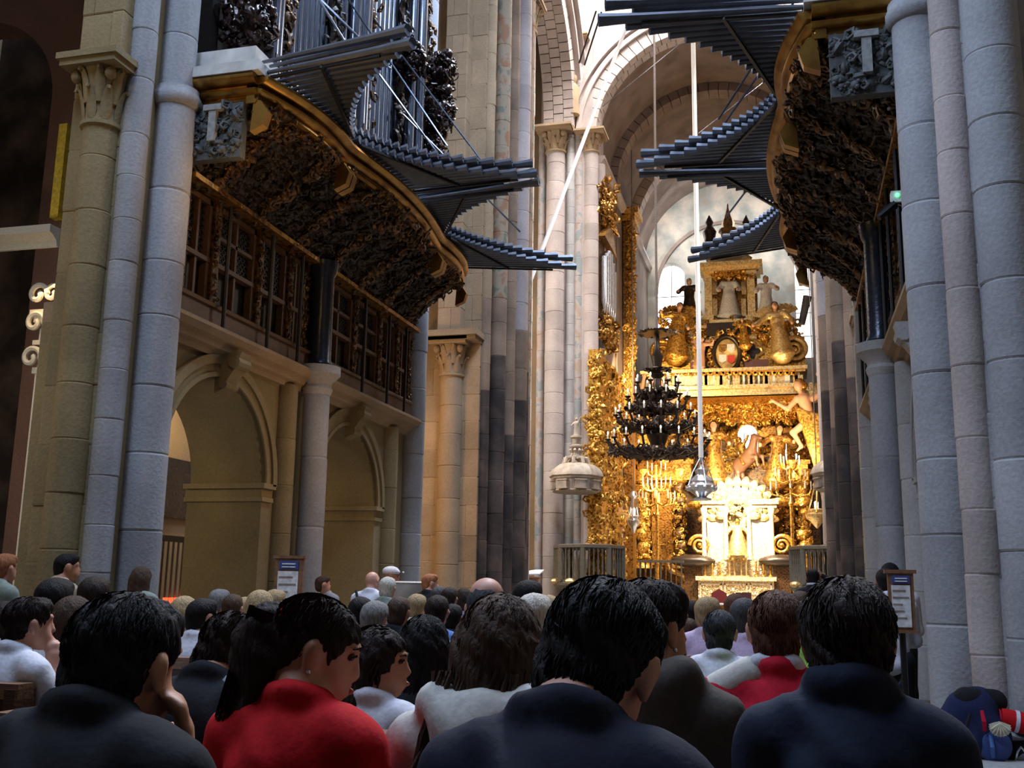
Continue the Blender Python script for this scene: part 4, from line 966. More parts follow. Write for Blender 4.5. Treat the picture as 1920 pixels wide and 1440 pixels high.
statue('saint_statue', 'white robed saint figure standing inside the gilded edicule', 'statue', A(1368, 596, .85), Hm(92), None, M['robe'], M['flesh'], arms=((-.18, -.18, .58), (.18, -.18, .58)), robe_w=.24)
statue('saint_statue', 'small dark statue standing left of the gilded edicule', 'statue', A(1293, 598, .7), Hm(84), None, M['bronze'], M['flesh'], ((-.24, -.15, .66), (.2, -.12, .6)))
statue('saint_statue', 'small pale statue standing right of the gilded edicule', 'statue', A(1438, 598, .7), Hm(88), None, M['robe'], M['flesh'], ((-.18, -.15, .62), (.22, -.1, .70)))
statue('angel_statue', 'gilded angel leaning over the left end of the upper platform', 'statue', A(1266, 672, -.25), Hm(112), None, M['gold'], M['flesh'], ((-.30, -.15, .78), (.2, -.2, .5)), .1, .7)
statue('angel_statue', 'gilded angel with outstretched arm over the right end of the upper platform', 'statue', A(1468, 668, -.25), Hm(108), None, M['gold_pale'], M['flesh'], ((-.42, -.15, .60), (.24, -.1, .55)), -.12, .7)
statue('cherub_statue', 'flesh coloured cherub seated left of the canopy medallion', 'statue', A(1310, 690, -.15), Hm(62), None, M['flesh'], M['flesh'], ((-.2, -.2, .6), (.35, -.1, .9)), .15, .6)
statue('cherub_statue', 'cherub reaching down right of the canopy medallion', 'statue', A(1398, 650, -.15), Hm(58), None, M['gold'], M['flesh'], ((-.35, -.2, .45), (.35, -.1, .5)), -.1, .6)
def big_angel(label, X, flip=1):
    """flying atlas angel: bare torso, raised arm, sweeping gilt drapery; X maps picture offsets to a place"""
    t = thing('angel_statue', label, 'statue', X(0, 60)); o_ = org(t)
    def lump_(nm, s_, mat, h=.03): me = s_.mesh(nm, h); me.transform(Matrix.Translation(-o_)); me.materials.append(mat); o = bpy.data.objects.new(nm, me); COL.objects.link(o); o.parent = t
    f_ = SDF(.06); f_.ell(X(-20, -70), (.17, .18, .21)); f_.cap(X(-16, -58), X(-10, -48), .09, .10); f_.cap(X(-10, -44), X(0, -14), .24, .19); f_.cap(X(-22, -46), X(6, -46), .12, .12)
    f_.cap(X(8, -46), X(24, -56), .11, .09); f_.cap(X(24, -56), X(18, -88), .09, .06); f_.ell(X(17, -92), (.08, .08, .1)); f_.cap(X(-24, -44), X(-40, -26), .11, .09); f_.cap(X(-40, -26), X(-66, -40), .09, .055); f_.ell(X(-69, -42), (.08, .08, .07))
    f_.cap(X(-20, -78), X(-23, -66), .03, .02); f_.cap(X(2, -6), X(-30, 18), .17, .12); f_.cap(X(-30, 18), X(-14, 44), .11, .07); f_.cap(X(-14, 44), X(-22, 52), .06, .04)
    lump_('figure', f_, M['flesh'])
    h_ = SDF(.03); h_.ell(X(-18, -75, .04), (.19, .18, .18)); h_.ell(X(-10, -70, .08), (.14, .12, .16)); lump_('hair', h_, M['gold_deep'])
    d_ = SDF(.08)
    for k in range(5): d_.cap(X(-14+k*7, -16+k*2, -.05), X(2+k*8, 40+k*9), .17, .12); d_.cap(X(2+k*8, 40+k*9), X(14+k*6, 92-k*4), .12, .05)
    d_.cap(X(-20, -24, -.12), X(22, -10, -.12), .10, .12); d_.cap(X(20, -12), X(36, 20), .14, .08); lump_('drapery', d_, M['gold'])
    for k in range(7):
        q = MB(); p0 = X(6, -40, .25); a = math.radians(20+k*18); q.beam(p0, p0+Vector((flip*math.cos(a)*.8, .2, math.sin(a)*.75)), .16, .04, (0, 1, 0)); q.build('wing_feather', M['gold_pale'], t, 0)
big_angel('large flesh and gold angel holding up the right corner of the canopy', lambda dx, dy, d=0: A(1517+dx, 793+dy, -.45+d))
big_angel('large flesh and gold angel holding up the left corner of the canopy', lambda dx, dy, d=0: A(1222-dx*.8, 778+dy*.8, -.45+d), -1)
statue('angel_statue', 'kneeling gilded angel below the canopy soffit on the right', 'statue', A(1455, 905, .4), Hm(110), None, M['gold_deep'], M['flesh'], ((-.3, -.2, .6), (.25, -.2, .7)), .1, .7)
statue('saint_statue', 'dull gold statue on the left of the horse group', 'statue', A(1340, 905, .6), Hm(120), None, M['gold_deep'], M['flesh'], ((-.3, -.2, .7), (.25, -.2, .6)))
statue('cherub_statue', 'small gilded cherub above the left twisted columns', 'statue', A(1245, 868, .7), Hm(70), None, M['gold'], M['flesh'], ((-.3, -.2, .8), (.3, -.2, .6)), 0, .6)
# tube-like horn carried by the right platform angel
q = MB(); q.tube([A(1503, 608, 0), A(1512, 565, 0), A(1514, 556, 0)], [.13, .16, .17], 10); q.build('carved_horn', M['pipe'], None, 40, 'grey tube-shaped horn beside the right platform angel', 'horn')
# rearing horse with rider
hs = thing('horse_statue', 'brown rearing horse statue with rider above the altar crest', 'statue', A(1410, 905, .3))
b = SDF(.08); b.ell((0, 0, 1.0), (.62, .27, .3)); b.ell((.35, 0, .98), (.32, .27, .33)); b.ell((-.38, 0, 1.08), (.3, .25, .3)); b.cap((-.5, 0, 1.15), (-.85, -.02, 1.6), .2, .13); b.cap((-.85, -.02, 1.62), (-1.12, -.06, 1.42), .12, .07)
for sx_, y in ((-.5, -.13), (-.42, .13)): b.cap((sx_, y, .95), (sx_-.35, y, .75), .10, .06); b.cap((sx_-.35, y, .75), (sx_-.3, y, .40), .055, .045)
for sx_, y in ((.5, -.13), (.45, .13)): b.cap((sx_, y, .95), (sx_+.05, y, .55), .13, .075); b.cap((sx_+.05, y, .55), (sx_+.15, y, .42), .07, .055); b.cap((sx_+.15, y, .42), (sx_+.08, y, .02), .05, .045)
b.cap((.62, 0, 1.05), (.85, 0, .6), .07, .04)
HT = Matrix.Rotation(2.3, 4, 'Z') @ Matrix.Rotation(.38, 4, 'Y') @ Matrix.Scale(.95, 4)
me = b.mesh('horse_body', .035); me.transform(HT); me.materials.append(M['horsebrown']); o = bpy.data.objects.new('horse_body', me); COL.objects.link(o); o.parent = hs
b = SDF(.05); b.cap((0, 0, 1.2), (0, 0, 1.65), .16, .17); b.ell((0, 0, 1.95), (.1, .11, .13)); b.cap((-.17, 0, 1.65), (-.45, -.1, 1.9), .07, .05); b.cap((.17, 0, 1.65), (.3, -.15, 1.35), .07, .05); b.cap((0, -.18, 1.2), (-.15, -.3, .75), .1, .07); b.cap((0, .18, 1.2), (-.15, .3, .75), .1, .07)
me = b.mesh('rider', .035); me.transform(HT); me.materials.append(M['gold_deep']); o = bpy.data.objects.new('rider', me); COL.objects.link(o); o.parent = hs

# ---- high altar with its shining shrine
al = thing('high_altar', 'embossed silver-gilt altar block below the shining shrine', 'altar', A(1380, 1140, -.6)); al.location.z = .48; WO[al.name].z = .48
q = MB(); a_ = A(1309, 1088, -.6); b_ = A(1451, 1088, -.6); q.box((a_.x, YA-.6, .48), (b_.x, YA+.6, a_.z)); q.build('altar_block', M['silvergilt'], al, 0)
q = MB(); bx(q, 1304, 1081, 1456, 1089, -.72, .7); q.build('ledge', M['silvergilt_pale'], al, 0)
q = MB(); bx(q, 1312, 1050, 1450, 1081, -.2, .7); q.build('gradine', M['silvergilt'], al, 0)
relief('embossing', M['silvergilt'], al, 1312, 1092, 1448, 1134, -.6, 330, .07, .16, 170, .3); relief('embossing', M['silvergilt_pale'], al, 1314, 1053, 1448, 1080, -.2, 170, .07, .16, 171, .3)
for x0, x1 in ((1312, 1354), (1358, 1402), (1406, 1448)):
    q = MB(); bx(q, x0, 1094, x1, 1097, -.64, -.55); bx(q, x0, 1128, x1, 1131, -.64, -.55); bx(q, x0, 1094, x0+3, 1131, -.64, -.55); bx(q, x1-3, 1094, x1, 1131, -.64, -.55); q.build('frontal_frame', M['silvergilt_pale'], al, 0)
sh = thing('altar_shrine', 'brilliantly lit gilded shrine with leafy sunburst crest over the high altar', 'shrine', A(1385, 1050, .2))
q = MB(); bx(q, 1362, 955, 1406, 1050, .55, .7); q.build('niche_back', M['gold'], sh, 0)
for x0, x1 in ((1326, 1362), (1406, 1443)):
    q = MB(); bx(q, x0, 950, x1, 1050, .0, .7); q.build('side_panel', M['silvergilt_pale'], sh, 0)
for x in (1321, 1362, 1406, 1449):
    a_, b_ = A(x, 1050, -.1), A(x, 952, -.1); q = MB(); r = 4.5*K; q.lathe([(r*1.5, 0), (r*1.5, .1), (r, .18), (r*.86, b_.z-a_.z-.3), (r*1.5, b_.z-a_.z-.1), (r*1.6, b_.z-a_.z)], (a_.x, YA-.1, a_.z), 12); q.build('colonnette', M['silvergilt_pale'], sh)
q = MB(); bx(q, 1316, 944, 1362, 952, -.2, .7); bx(q, 1406, 944, 1456, 952, -.2, .7); bx(q, 1312, 939, 1360, 945, -.3, .7); bx(q, 1408, 936, 1460, 945, -.3, .7); q.build('entablature', GP, sh, 0)
c0 = A(1384, 962, .2); q = MB(); q.arch(YA-.15, YA+.6, (c0.x, c0.z), 22*K, 28*K, 18, 0, PI, 'y'); q.build('niche_arch', GP, sh)
V, F = T_leaf()
for row, (n, r0, s) in enumerate(((9, 20, .44), (13, 36, .46), (15, 52, .48))):      # sunburst of leaves
    for k in range(n):
        a = math.radians(-8)+math.radians(196)*k/(n-1); o3 = np.array((math.cos(a), -.18+.06*row, math.sin(a))); b3 = np.array((-math.sin(a), 0, math.cos(a))); n3 = np.array((0, -1., 0))
        W = (V[:, 0:1]*b3*1.25+V[:, 1:2]*o3+V[:, 2:3]*n3)*s; m = MB(); p = np.array((c0.x, YA-.1+.1*row, c0.z-.05))+np.array((math.cos(a)*r0*K, 0, math.sin(a)*r0*K*.95)); m.add([tuple(w_+p) for w_ in W], F); m.build('crest_leaf', GP, sh, 50)
relief('crest_carving', GP, sh, 1335, 920, 1432, 962, -.1, 150, .14, .26, 180, .7)
volute(sh, 1312, 1022, 19, -.1, G, -1); volute(sh, 1466, 1022, 19, -.1, G, 1)
q = MB(); q.lathe([(.05, 0), (.33, .1), (.42, .22), (.30, .3), (.3, .34), (0, .34)], A(1463, 952, .2), 16); q.lathe([(.05, 0), (.33, .1), (.42, .22), (.30, .3), (.3, .34), (0, .34)], A(1308, 957, .2), 16); q.build('corner_capital', G, sh)
statue('apostle_bust', 'gilded haloed apostle bust in the niche of the bright shrine', 'statue', A(1384, 1046, .25), Hm(74), None, M['gold_pale'], M['gold'], ((-.3, -.2, .5), (.28, -.22, .55)), robe_w=.3)
q = MB(); hc = A(1384, 977, .4); q.M = Matrix.Translation(hc) @ Matrix.Rotation(PI/2, 4, 'X'); q.lathe([(.0, 0), (.30, 0), (.34, .02), (.34, .05), (.0, .05)], n=24); q.M = None; q.build('halo', GP, sh)
for sgn, px in ((-1, 1299), (1, 1466)):      # dark oval side tables on scrolled brackets
    t = thing('side_console', 'dark oval console on gilded scroll brackets %s of the high altar' % ('left', 'right')[sgn > 0], 'console', A(px, 1056, -.3))
    c = A(px, 1052, -.3); q = MB(); q.ball(c, (42*K, .5, 12*K), 20, 10); q.build('console_top', M['bronze'], t)
    q = MB(); q.tube([c+Vector((sgn*.75, -.2, .2)), c+Vector((sgn*.95, -.2, -.05)), c+Vector((sgn*.8, -.2, -.35)), c+Vector((sgn*.35, -.1, -.5)), c+Vector((sgn*.2, 0, -.8)), c+Vector((sgn*.42, 0, -1.1)), c+Vector((sgn*.25, 0, -1.35))], [.08, .12, .12, .11, .13, .12, .05], 8); q.build('scroll_bracket', M['gold_deep'], t)
    q = MB(); z = c.z-.2; q.box((c.x-.3, c.y-.2, .48), (c.x+.3, c.y+.4, z)); q.build('pedestal', M['gold_dark'], t, 0)
# candlesticks on the gradine
for k, px in enumerate((1322, 1336, 1350, 1418, 1432, 1445)):
    a_ = A(px, 1082, -.45); t = thing('candlestick', 'tall gilt candlestick on the high altar ledge, %s from the left' % ('first', 'second', 'third', 'fourth', 'fifth', 'sixth')[k], 'candlestick', a_, 'candlesticks on the high altar'); q = MB(); q.lathe([(.09, 0), (.09, .03), (.03, .08), (.045, .2), (.025, .3), (.04, .45), (.02, .5), (.05, .54), (.05, .56), (0, .56)], a_, 10); q.build('stick', G, t); q = MB(); q.lathe([(.022, .56), (.022, .92), (0, .94)], a_, 8); q.build('candle', M['candle'], t)
# small tabernacle in front of the bust
tb = thing('tabernacle', 'little gilded tabernacle temple on the altar ledge', 'tabernacle', A(1384, 1082, -.5)); c = A(1384, 1082, -.5)
for dx in (-.3, -.12, .12, .3):
    q = MB(); q.lathe([(.04, 0), (.03, .06), (.03, .6), (.05, .66)], c+Vector((dx, 0, .06)), 8); q.build('colonnette', GP, tb)
q = MB(); q.box((c.x-.4, c.y-.12, c.z), (c.x+.4, c.y+.2, c.z+.06)); q.box((c.x-.4, c.y-.12, c.z+.7), (c.x+.4, c.y+.2, c.z+.78)); q.lathe([(.3, .78), (.26, .95), (.1, 1.05), (.02, 1.2)], c, 12); q.build('dome_and_base', GP, tb)

# ---- left chancel wall: gilded pilaster, little organ, tribune
pl = thing('gilded_pilaster', 'tall gilded carved pilaster on the left chancel wall', 'pilaster', atX(1185, 900, -5.6))
pl.location.z = .4; WO[pl.name].z = .4
c = atX(1185, 560, -5.55); q = MB(); q.box((-5.82, c.y-.45, .4), (-5.5, c.y+.35, 15.2)); q.build('pilaster_shaft', M['gold_deep'], pl, 0)
rng = np.random.default_rng(77); P = [(rng.uniform(-5.62, -5.45), c.y-.48, rng.uniform(9.5, 15)) for k in range(170)]+[(-5.48, c.y+rng.uniform(-.4, .3), rng.uniform(9.5, 15)) for k in range(120)]
s_ = MB(); scatter(s_, P, [(0, -1, 0)]*170+[(1, 0, 0)]*120, .14, .32, rng); s_.build('pilaster_carving', G, pl, 50, kind='stuff')
q = MB(); q.box((-5.84, c.y-.55, 15.2), (-5.35, c.y+.45, 15.45)); q.box((-5.84, c.y-.7, 15.45), (-5.2, c.y+.6, 15.7)); q.build('capital', G, pl, 0)
so = thing('choir_organ', 'small gilded organ case with bright pipes on the left chancel wall', 'organ', atX(1140, 610, -5.6))
c = atX(1138, 540, -5.55); zb, zt = atX(1138, 600, -5.55).z, atX(1138, 470, -5.55).z
q = MB(); q.box((-5.85, c.y-1.1, zb-.1), (-5.62, c.y+1.0, zt+.6)); q.build('case', M['gold_dark'], so, 0)
for k in range(6):
    y = c.y-.9+k*.36; q = MB(); q.lathe([(.03, 0), (.12, .4), (.12, zt-zb-.4*abs(k-2.5)*.5), (.1, zt-zb-.4*abs(k-2.5)*.5)], (-5.48, y, zb), 10); q.build('front_pipe', M['silver'], so)
q = MB(); q.prism([(-1.2, 0), (1.1, 0), (0, .9)], (-5.4, c.y, zt+.1), (0, 1, 0), (0, 0, 1), (-.3, 0, 0)); q.build('pediment', M['gold_deep'], so, 0)
rng = np.random.default_rng(78); P = [(-5.5+rng.normal(0, .1), c.y+rng.uniform(-1.2, 1.1), zb-rng.uniform(.05, .9)) for k in range(120)]+[(-5.5+rng.normal(0, .1), c.y+rng.uniform(-1.1, 1.2), zt+rng.uniform(.8, 2.2)) for k in range(120)]
s_ = MB(); scatter(s_, P, [(1, -.4, 0)]*240, .18, .4, rng, tilt=.9); s_.build('case_carving', M['gold_deep'], so, 50, kind='stuff')
lr = thing('side_retable', 'blazing gilded panel work on the left chancel wall beside the pulpit', 'retable', atX(1140, 1000, -5.6)); lr.location.z = .4; WO[lr.name].z = .4
c = atX(1135, 900, -5.6); q = MB(); q.box((-5.85, c.y-1.6, .4), (-5.55, c.y+3.0, 8.6)); q.build('panel_back', M['gold'], lr, 0)
rng = np.random.default_rng(79); P = [(-5.5, c.y+rng.uniform(-1.6, 3.0), rng.uniform(1.5, 8.6)) for k in range(330)]
s_ = MB(); scatter(s_, P, [(1, -.3, 0)]*330, .2, .45, rng, tilt=.7); s_.build('panel_carving', G, lr, 50, kind='stuff')
P = [(rng.uniform(-5.82, -5.5), c.y-1.64, rng.uniform(1.5, 8.6)) for k in range(150)]; s_ = MB(); scatter(s_, P, [(0, -1, 0)]*150, .16, .34, rng, tilt=.7); s_.build('edge_carving', G, lr, 50, kind='stuff')

# ---- pulpits with sounding boards at the chancel piers
def pulpit(side):
    nm = ('left', 'right')[side]
    Yp = 30.1; c0 = atY(1080, 880, Yp); cx = c0.x; k = PXM(Yp)
    zt = atY(1080, 880, Yp).z; t = thing('pulpit_canopy', 'stone coloured carved sounding board with statue finial on the %s chancel pier' % nm, 'canopy', (mx(cx, side), Yp, zt-.7), 'pulpit canopies')
    q = MB(side); q.lathe([(.30, .18), (.55, .12), (.72, 0), (.80, -.14), (.82, -.22), (.76, -.26), (.76, -.30), (.70, -.34), (.68, -.62), (.72, -.66), (.64, -.70), (0, -.66)], (cx, Yp, zt), 8); q.build('sounding_board', M['tester'], t, 25)
    for j in range(8):
        a = 2*PI*j/8+PI/8; q = MB(side); q.M = Matrix.Translation((cx+.68*math.cos(a), Yp+.68*math.sin(a), zt-.48)) @ Matrix.Rotation(a, 4, 'Z'); q.box((-.05, -.15, -.1), (.05, .15, .1)); q.box((-.02, -.18, .1), (.07, .18, .14)); q.box((-.02, -.18, -.14), (.07, .18, -.1)); q.M = None; q.build('frieze_block', M['tester'], t, 0)
    for j in range(8):
        a = 2*PI*j/8; q = MB(side); pts = [(cx+r*math.cos(a), Yp+r*math.sin(a), zt+z) for r, z in ((.40, .14), (.34, .32), (.18, .34), (.12, .48), (.2, .56), (.15, .62))]; q.tube(pts, [.05, .06, .05, .05, .05, .02], 6); q.build('scroll_rib', M['tester'], t)
    q = MB(side); q.lathe([(.2, .3), (.14, .44), (.13, .6), (.2, .66), (.2, .7), (.12, .74), (.12, .9), (.18, .94), (.17, 1.0), (.08, 1.02)], (cx, Yp, zt), 12); q.build('finial_stem', M['tester'], t)
    s_ = SDF(.03); s_.cap((0, 0, 0), (0, 0, .28), .09, .06); s_.ell((0, 0, .36), (.08, .06, .09)); s_.ell((0, 0, .5), (.04, .045, .05)); s_.cap((.07, 0, .4), (.14, -.05, .55), .025, .02); s_.cap((-.07, 0, .4), (-.13, -.06, .3), .025, .02)
    me = s_.mesh('finial_figure', .014); me.materials.append(M['tester']); o = bpy.data.objects.new('finial_figure', me); COL.objects.link(o); o.parent = t; o.location = (0, 0, 1.0+.7)
    q = MB(side); q.beam((cx, Yp+.4, zt-.3), (cx, Yp+1.1, zt-.3), .12, .12); q.build('wall_bracket', M['iron'], t, 0)
    # balustraded pulpit below
    cz = atY(1105, 1025, Yp).z; pc = cx+.42; t = thing('pulpit', 'bronze balustraded pulpit under the %s sounding board' % nm, 'pulpit', (mx(pc, side), Yp-.1, 0), 'pulpits')
    R = 1.0; q = MB(side); q.lathe([(R*.98, -.02), (R*1.06, 0), (R*1.06, .08), (R*.98, .1)], (pc, Yp-.1, cz-.06), 8); q.build('handrail', M['rail'], t, 0)
    q = MB(side); q.lathe([(.2, -.55), (.5, -.35), (R*.8, -.2), (R, -.1), (R*1.04, -.06), (R*1.04, 0), (R, .02), (R, .1), (0, .1)], (pc, Yp-.1, cz-1.05), 8); q.lathe([(.34, 0), (.22, .12), (.16, .4), (.22, cz-1.75), (.28, cz-1.6)], (pc, Yp-.1, 0), 12); q.build('pulpit_foot', M['rail'], t, 25)
    bal = MB(); bal.lathe([(.03, 0), (.03, .1), (.018, .14), (.035, .4), (.018, .7), (.03, .8), (.03, .9)], n=6); bme = bal.mesh('baluster', 30)
    for j in range(48):
        e = j // 6; u = (j % 6+.5)/6; a0 = 2*PI*e/8; a1 = a0+2*PI/8; x = (R*.99)*((1-u)*math.cos(a0)+u*math.cos(a1)); y = (R*.99)*((1-u)*math.sin(a0)+u*math.sin(a1)); place('baluster', bme, M['rail'], t, (mx(pc+x, side), Yp-.1+y, cz-.96))
    for j in range(8):
        a = 2*PI*j/8; q = MB(side); q.cbox((pc+R*math.cos(a), Yp-.1+R*math.sin(a), cz-.5), (.1, .1, 1.0)); q.build('corner_post', M['rail'], t, 0)
        a += PI/8; q = MB(side); q.ball((pc+R*.97*math.cos(a), Yp-.1+R*.97*math.sin(a), cz-1.0), (.16, .16, .09), 8, 6); q.build('gilt_boss', M['gold_pale'], t)
M['tester'] = plain('stone_coloured_wood', (.44, .36, .28), .6, scale=6); M['rail'] = plain('weathered_bronze', (.19, .17, .13), .45, .4)
for s in (0, 1): pulpit(s)
# ---- altar rails with gilt spindles
def rail(label, x0, x1, y0, y1, Yr):
    a, b = atY(x0, y0, Yr), atY(x1, y0, Yr); z0 = .05; t = thing('altar_rail', label, 'railing', ((a.x+b.x)/2, Yr, 0), 'altar rails')
    q = MB(); q.box((a.x, Yr-.06, a.z-.08), (b.x, Yr+.06, a.z)); q.box((a.x, Yr-.06, z0), (b.x, Yr+.06, z0+.3)); q.build('rail_bars', M['rail'], t, 0)
    bal = MB(); h = a.z-.08-z0-.3; bal.lathe([(.035, 0), (.02, .1*h), (.04, .35*h), (.02, .7*h), (.035, h)], n=6); bme = bal.mesh('spindle', 30); n = max(4, int((b.x-a.x)/.16))
    for k in range(n): place('spindle', bme, M['gold_deep'] if k % 2 else M['rail'], t, (a.x+(b.x-a.x)*(k+.5)/n, Yr, z0+.3))
rail('spindle altar rail left of the high altar', 1196, 1282, 1050, 0, 36.0); rail('spindle altar rail right of the high altar', 1482, 1556, 1034, 0, 36.0)
# ---- branched candelabra, hanging lamps
def candelabrum(label, px, ytop, ybot, Yc, wpx):
    k = PXM(Yc); b = atY(px, ybot, Yc); tp = atY(px, ytop, Yc); H = tp.z-b.z; t = thing('candelabrum', label, 'candelabrum', (b.x, Yc, .05), 'branched candelabra'); z0 = .05
    q = MB(); q.lathe([(.3, 0), (.3, .05), (.12, .12), (.06, .4), (.08, .8), (.05, 1.2), (.06, b.z-z0), (.1, b.z-z0+.1), (.05, b.z-z0+.2), (.04, tp.z-z0-.3), (.07, tp.z-z0-.25)], (b.x, Yc, z0), 10); q.build('stem', G, t)
    for tier in range(3):
        z = b.z+H*(.25+.25*tier); R = wpx*k*(1-.22*tier); n = 8-tier*2
        for j in range(n):
            a = 2*PI*j/n+tier*.3; e = Vector((math.cos(a), math.sin(a), 0)); o_ = Vector((b.x, Yc, z)); q = MB(); q.tube([o_, o_+e*R*.45+Vector((0, 0, -.12)), o_+e*R*.9+Vector((0, 0, -.05)), o_+e*R+Vector((0, 0, .12))], [.03, .03, .025, .05], 6); ao = q.build('branch', G, t)
            q = MB(); q.lathe([(.02, 0), (.02, .28), (0, .3)], o_+e*R+Vector((0, 0, .12)), 6); q.build('candle', M['candle'], ao)
candelabrum('gilt branched candelabrum between the left twisted columns', 1232, 860, 970, 38.0, 34); candelabrum('gilt branched candelabrum beside the right twisted columns', 1484, 850, 950, 38.0, 36)
def hanging_lamp(label, px, y0, y1, Yl, wpx, mat):
    k = PXM(Yl); tp, bt = atY(px, y0, Yl), atY(px, y1, Yl); r = wpx*k; t = thing('hanging_lamp', label, 'lamp', (bt.x, Yl, bt.z), 'hanging sanctuary lamps'); H = tp.z-bt.z
    q = MB(); q.lathe([(.02, -.1), (r*.3, 0), (r*.5, .1), (r*.95, .25), (r, .35), (r*.7, .42), (r*.8, .5), (r*.4, .55), (0, .55)], bt, 14); q.build('bowl', mat, t)
    for j in range(3):
        a = 2*PI*j/3+.5; q = MB(); q.tube([bt+Vector((r*.9*math.cos(a), r*.9*math.sin(a), .4)), tp+Vector((.08*math.cos(a), .08*math.sin(a), -.1))], .03, 6); q.build('chain', mat, t)
    q = MB(); q.lathe([(.05, -.2), (.16, -.1), (.1, .05), (.03, .1)], tp, 10); q.build('hub', mat, t)
    q = MB(); q.tube([tp, tp+Vector((0, 0, 19.0-tp.z))], .02, 6); q.build('suspension_cord', M['rope'], t)
    q = MB(); q.lathe([(.06, .5), (.07, .75), (.03, .8), (0, .8)], bt, 8); q.build('light_glass', M['bulb'], t)
hanging_lamp('gold hanging lamp on three chains left of the altar', 1157, 880, 985, 36.0, 26, GP); hanging_lamp('small gold hanging lamp right of the altar', 1532, 905, 985, 36.0, 20, GP); hanging_lamp('small pale hanging lamp beside the left twisted columns', 1188, 925, 995, 36.5, 12, M['silver'])
# ---- great bronze chandelier
def chandelier():
    Yc = 29.0; k = PXM(Yc); tp, bt = atY(1234, 622, Yc), atY(1234, 862, Yc); x = bt.x; H = tp.z-bt.z
    t = thing('chandelier', 'great dark bronze chandelier with many candle bulbs hanging in the crossing', 'chandelier', (x, Yc, bt.z))
    q = MB(); q.lathe([(.02, 0), (.16, .06), (.28, .2), (.2, .4), (.32, .7), (.2, 1.0), (.12, 1.3), (.2, 1.6), (.3, 1.8), (.12, 2.0), (.1, 2.3), (.22, 2.42), (.1, 2.5), (.14, 2.75), (.18, 2.95), (.1, 3.1), (.07, 3.3), (.08, H-.25), (.05, H+.1)], (x, Yc, bt.z), 14); q.build('stem', M['bronze'], t)
    for z, r in ((H-.05, .52), (H-1.12, .26), (H-1.75, .36)):
        q = MB(); q.lathe([(.04, -.04), (r, -.02), (r*1.04, .03), (r*.9, .05), (.04, .04)], (x, Yc, bt.z+z), 16); rng = np.random.default_rng(int(z*10)); P = [(x+r*math.cos(a), Yc+r*math.sin(a), bt.z+z) for a in np.linspace(0, 6.2, 18)]; scatter(q, P, [(0, 0, 1)]*18, .14, .26, rng); q.build('crown_plate', M['bronze'], t, 50)
    q = MB(); q.tube([(x, Yc, bt.z+H), (x+.02, Yc, 19.2)], .035, 8); q.build('chain', M['rope'], t)
    for tier, (zf, R, n) in enumerate(((.22, 1.42, 18), (.95, 1.18, 16), (1.45, .86, 12), (1.85, .62, 8))):
        for j in range(n):
            a = 2*PI*j/n+tier*.2; e = Vector((math.cos(a), math.sin(a), 0)); o_ = Vector((x, Yc, bt.z+zf)); q = MB()
            q.tube([o_+e*.12, o_+e*R*.3+Vector((0, 0, -.12)), o_+e*R*.62+Vector((0, 0, -.10)), o_+e*R*.9+Vector((0, 0, .06)), o_+e*R+Vector((0, 0, .28))], [.05, .045, .05, .04, .03], 6)
            q.lathe([(.02, 0), (.08, .03), (.09, .06), (.03, .06)], o_+e*R+Vector((0, 0, .26)), 8)
            rng = np.random.default_rng(j+50*tier); P = [o_+e*R*u+Vector((0, 0, -.06+.05*u)) for u in np.linspace(.2, .95, 11)]; scatter(q, [tuple(p) for p in P], [(e.x, e.y, .3)]*11, .14, .26, rng, tilt=1.4)
            ao = q.build('arm', M['bronze'], t, 50)
            q = MB(); c = o_+e*R+Vector((0, 0, .32)); q.lathe([(.022, 0), (.022, .13)], c, 8); q.build('candle', M['candle'], ao)
            q = MB(); q.ball(c+Vector((0, 0, .17)), (.024, .024, .05), 8, 6); q.build('bulb', M['bulb'], ao)
chandelier()
# ---- silver censer on its white rope, and the rope's tail tied back to the pier
cb = atY(1316, 940, 26.0); ct = atY(1313, 872, 26.0); zs_ = ct.z-cb.z
t = thing('hanging_censer', 'large silver censer hanging in front of the altar', 'censer', cb); q = MB(); h = zs_
q.lathe([(.0, 0), (.22, .02), (.24, .06), (.12, .12*h), (.20, .2*h), (.33, .3*h), (.36, .42*h), (.28, .5*h), (.30, .55*h), (.22, .66*h), (.13, .74*h), (.15, .78*h), (.17, .86*h), (.08, .92*h), (.05, h)], cb, 18); q.build('bowl_and_lid', M['silver'], t)
for j in range(4):
    a = 2*PI*j/4+.4; q = MB(); q.tube([cb+Vector((.34*math.cos(a), .34*math.sin(a), .42*h)), cb+Vector((.22*math.cos(a), .22*math.sin(a), .8*h)), cb+Vector((0, 0, 1.25*h))], .015, 5); q.build('chain', M['silver'], t)
for j in range(10):
    a = 2*PI*j/10; q = MB(); q.ball(cb+Vector((.33*math.cos(a), .33*math.sin(a), .36*h)), (.06, .06, .08), 6, 5); q.build('embossed_lobe', M['silver'], t)
r0 = atY(1299, 40, 26.0); rp = MB(); rp.tube([cb+Vector((0, 0, 1.2*h)), Vector((r0.x, 26.0, 18.6))], .06, 8); rp.build('censer_rope', M['rope_white'], None, 40, 'taut white rope running straight up from the silver censer', 'rope')
a_, b_ = atY(985, 552, 22.4), atY(1182, 30, 24.5); rp = MB(); rp.tube([a_, b_+(b_-a_)*.15], .05, 8); rp.build('tail_rope', M['rope_white'], None, 40, 'white rope slanting up from the left crossing pier', 'rope')
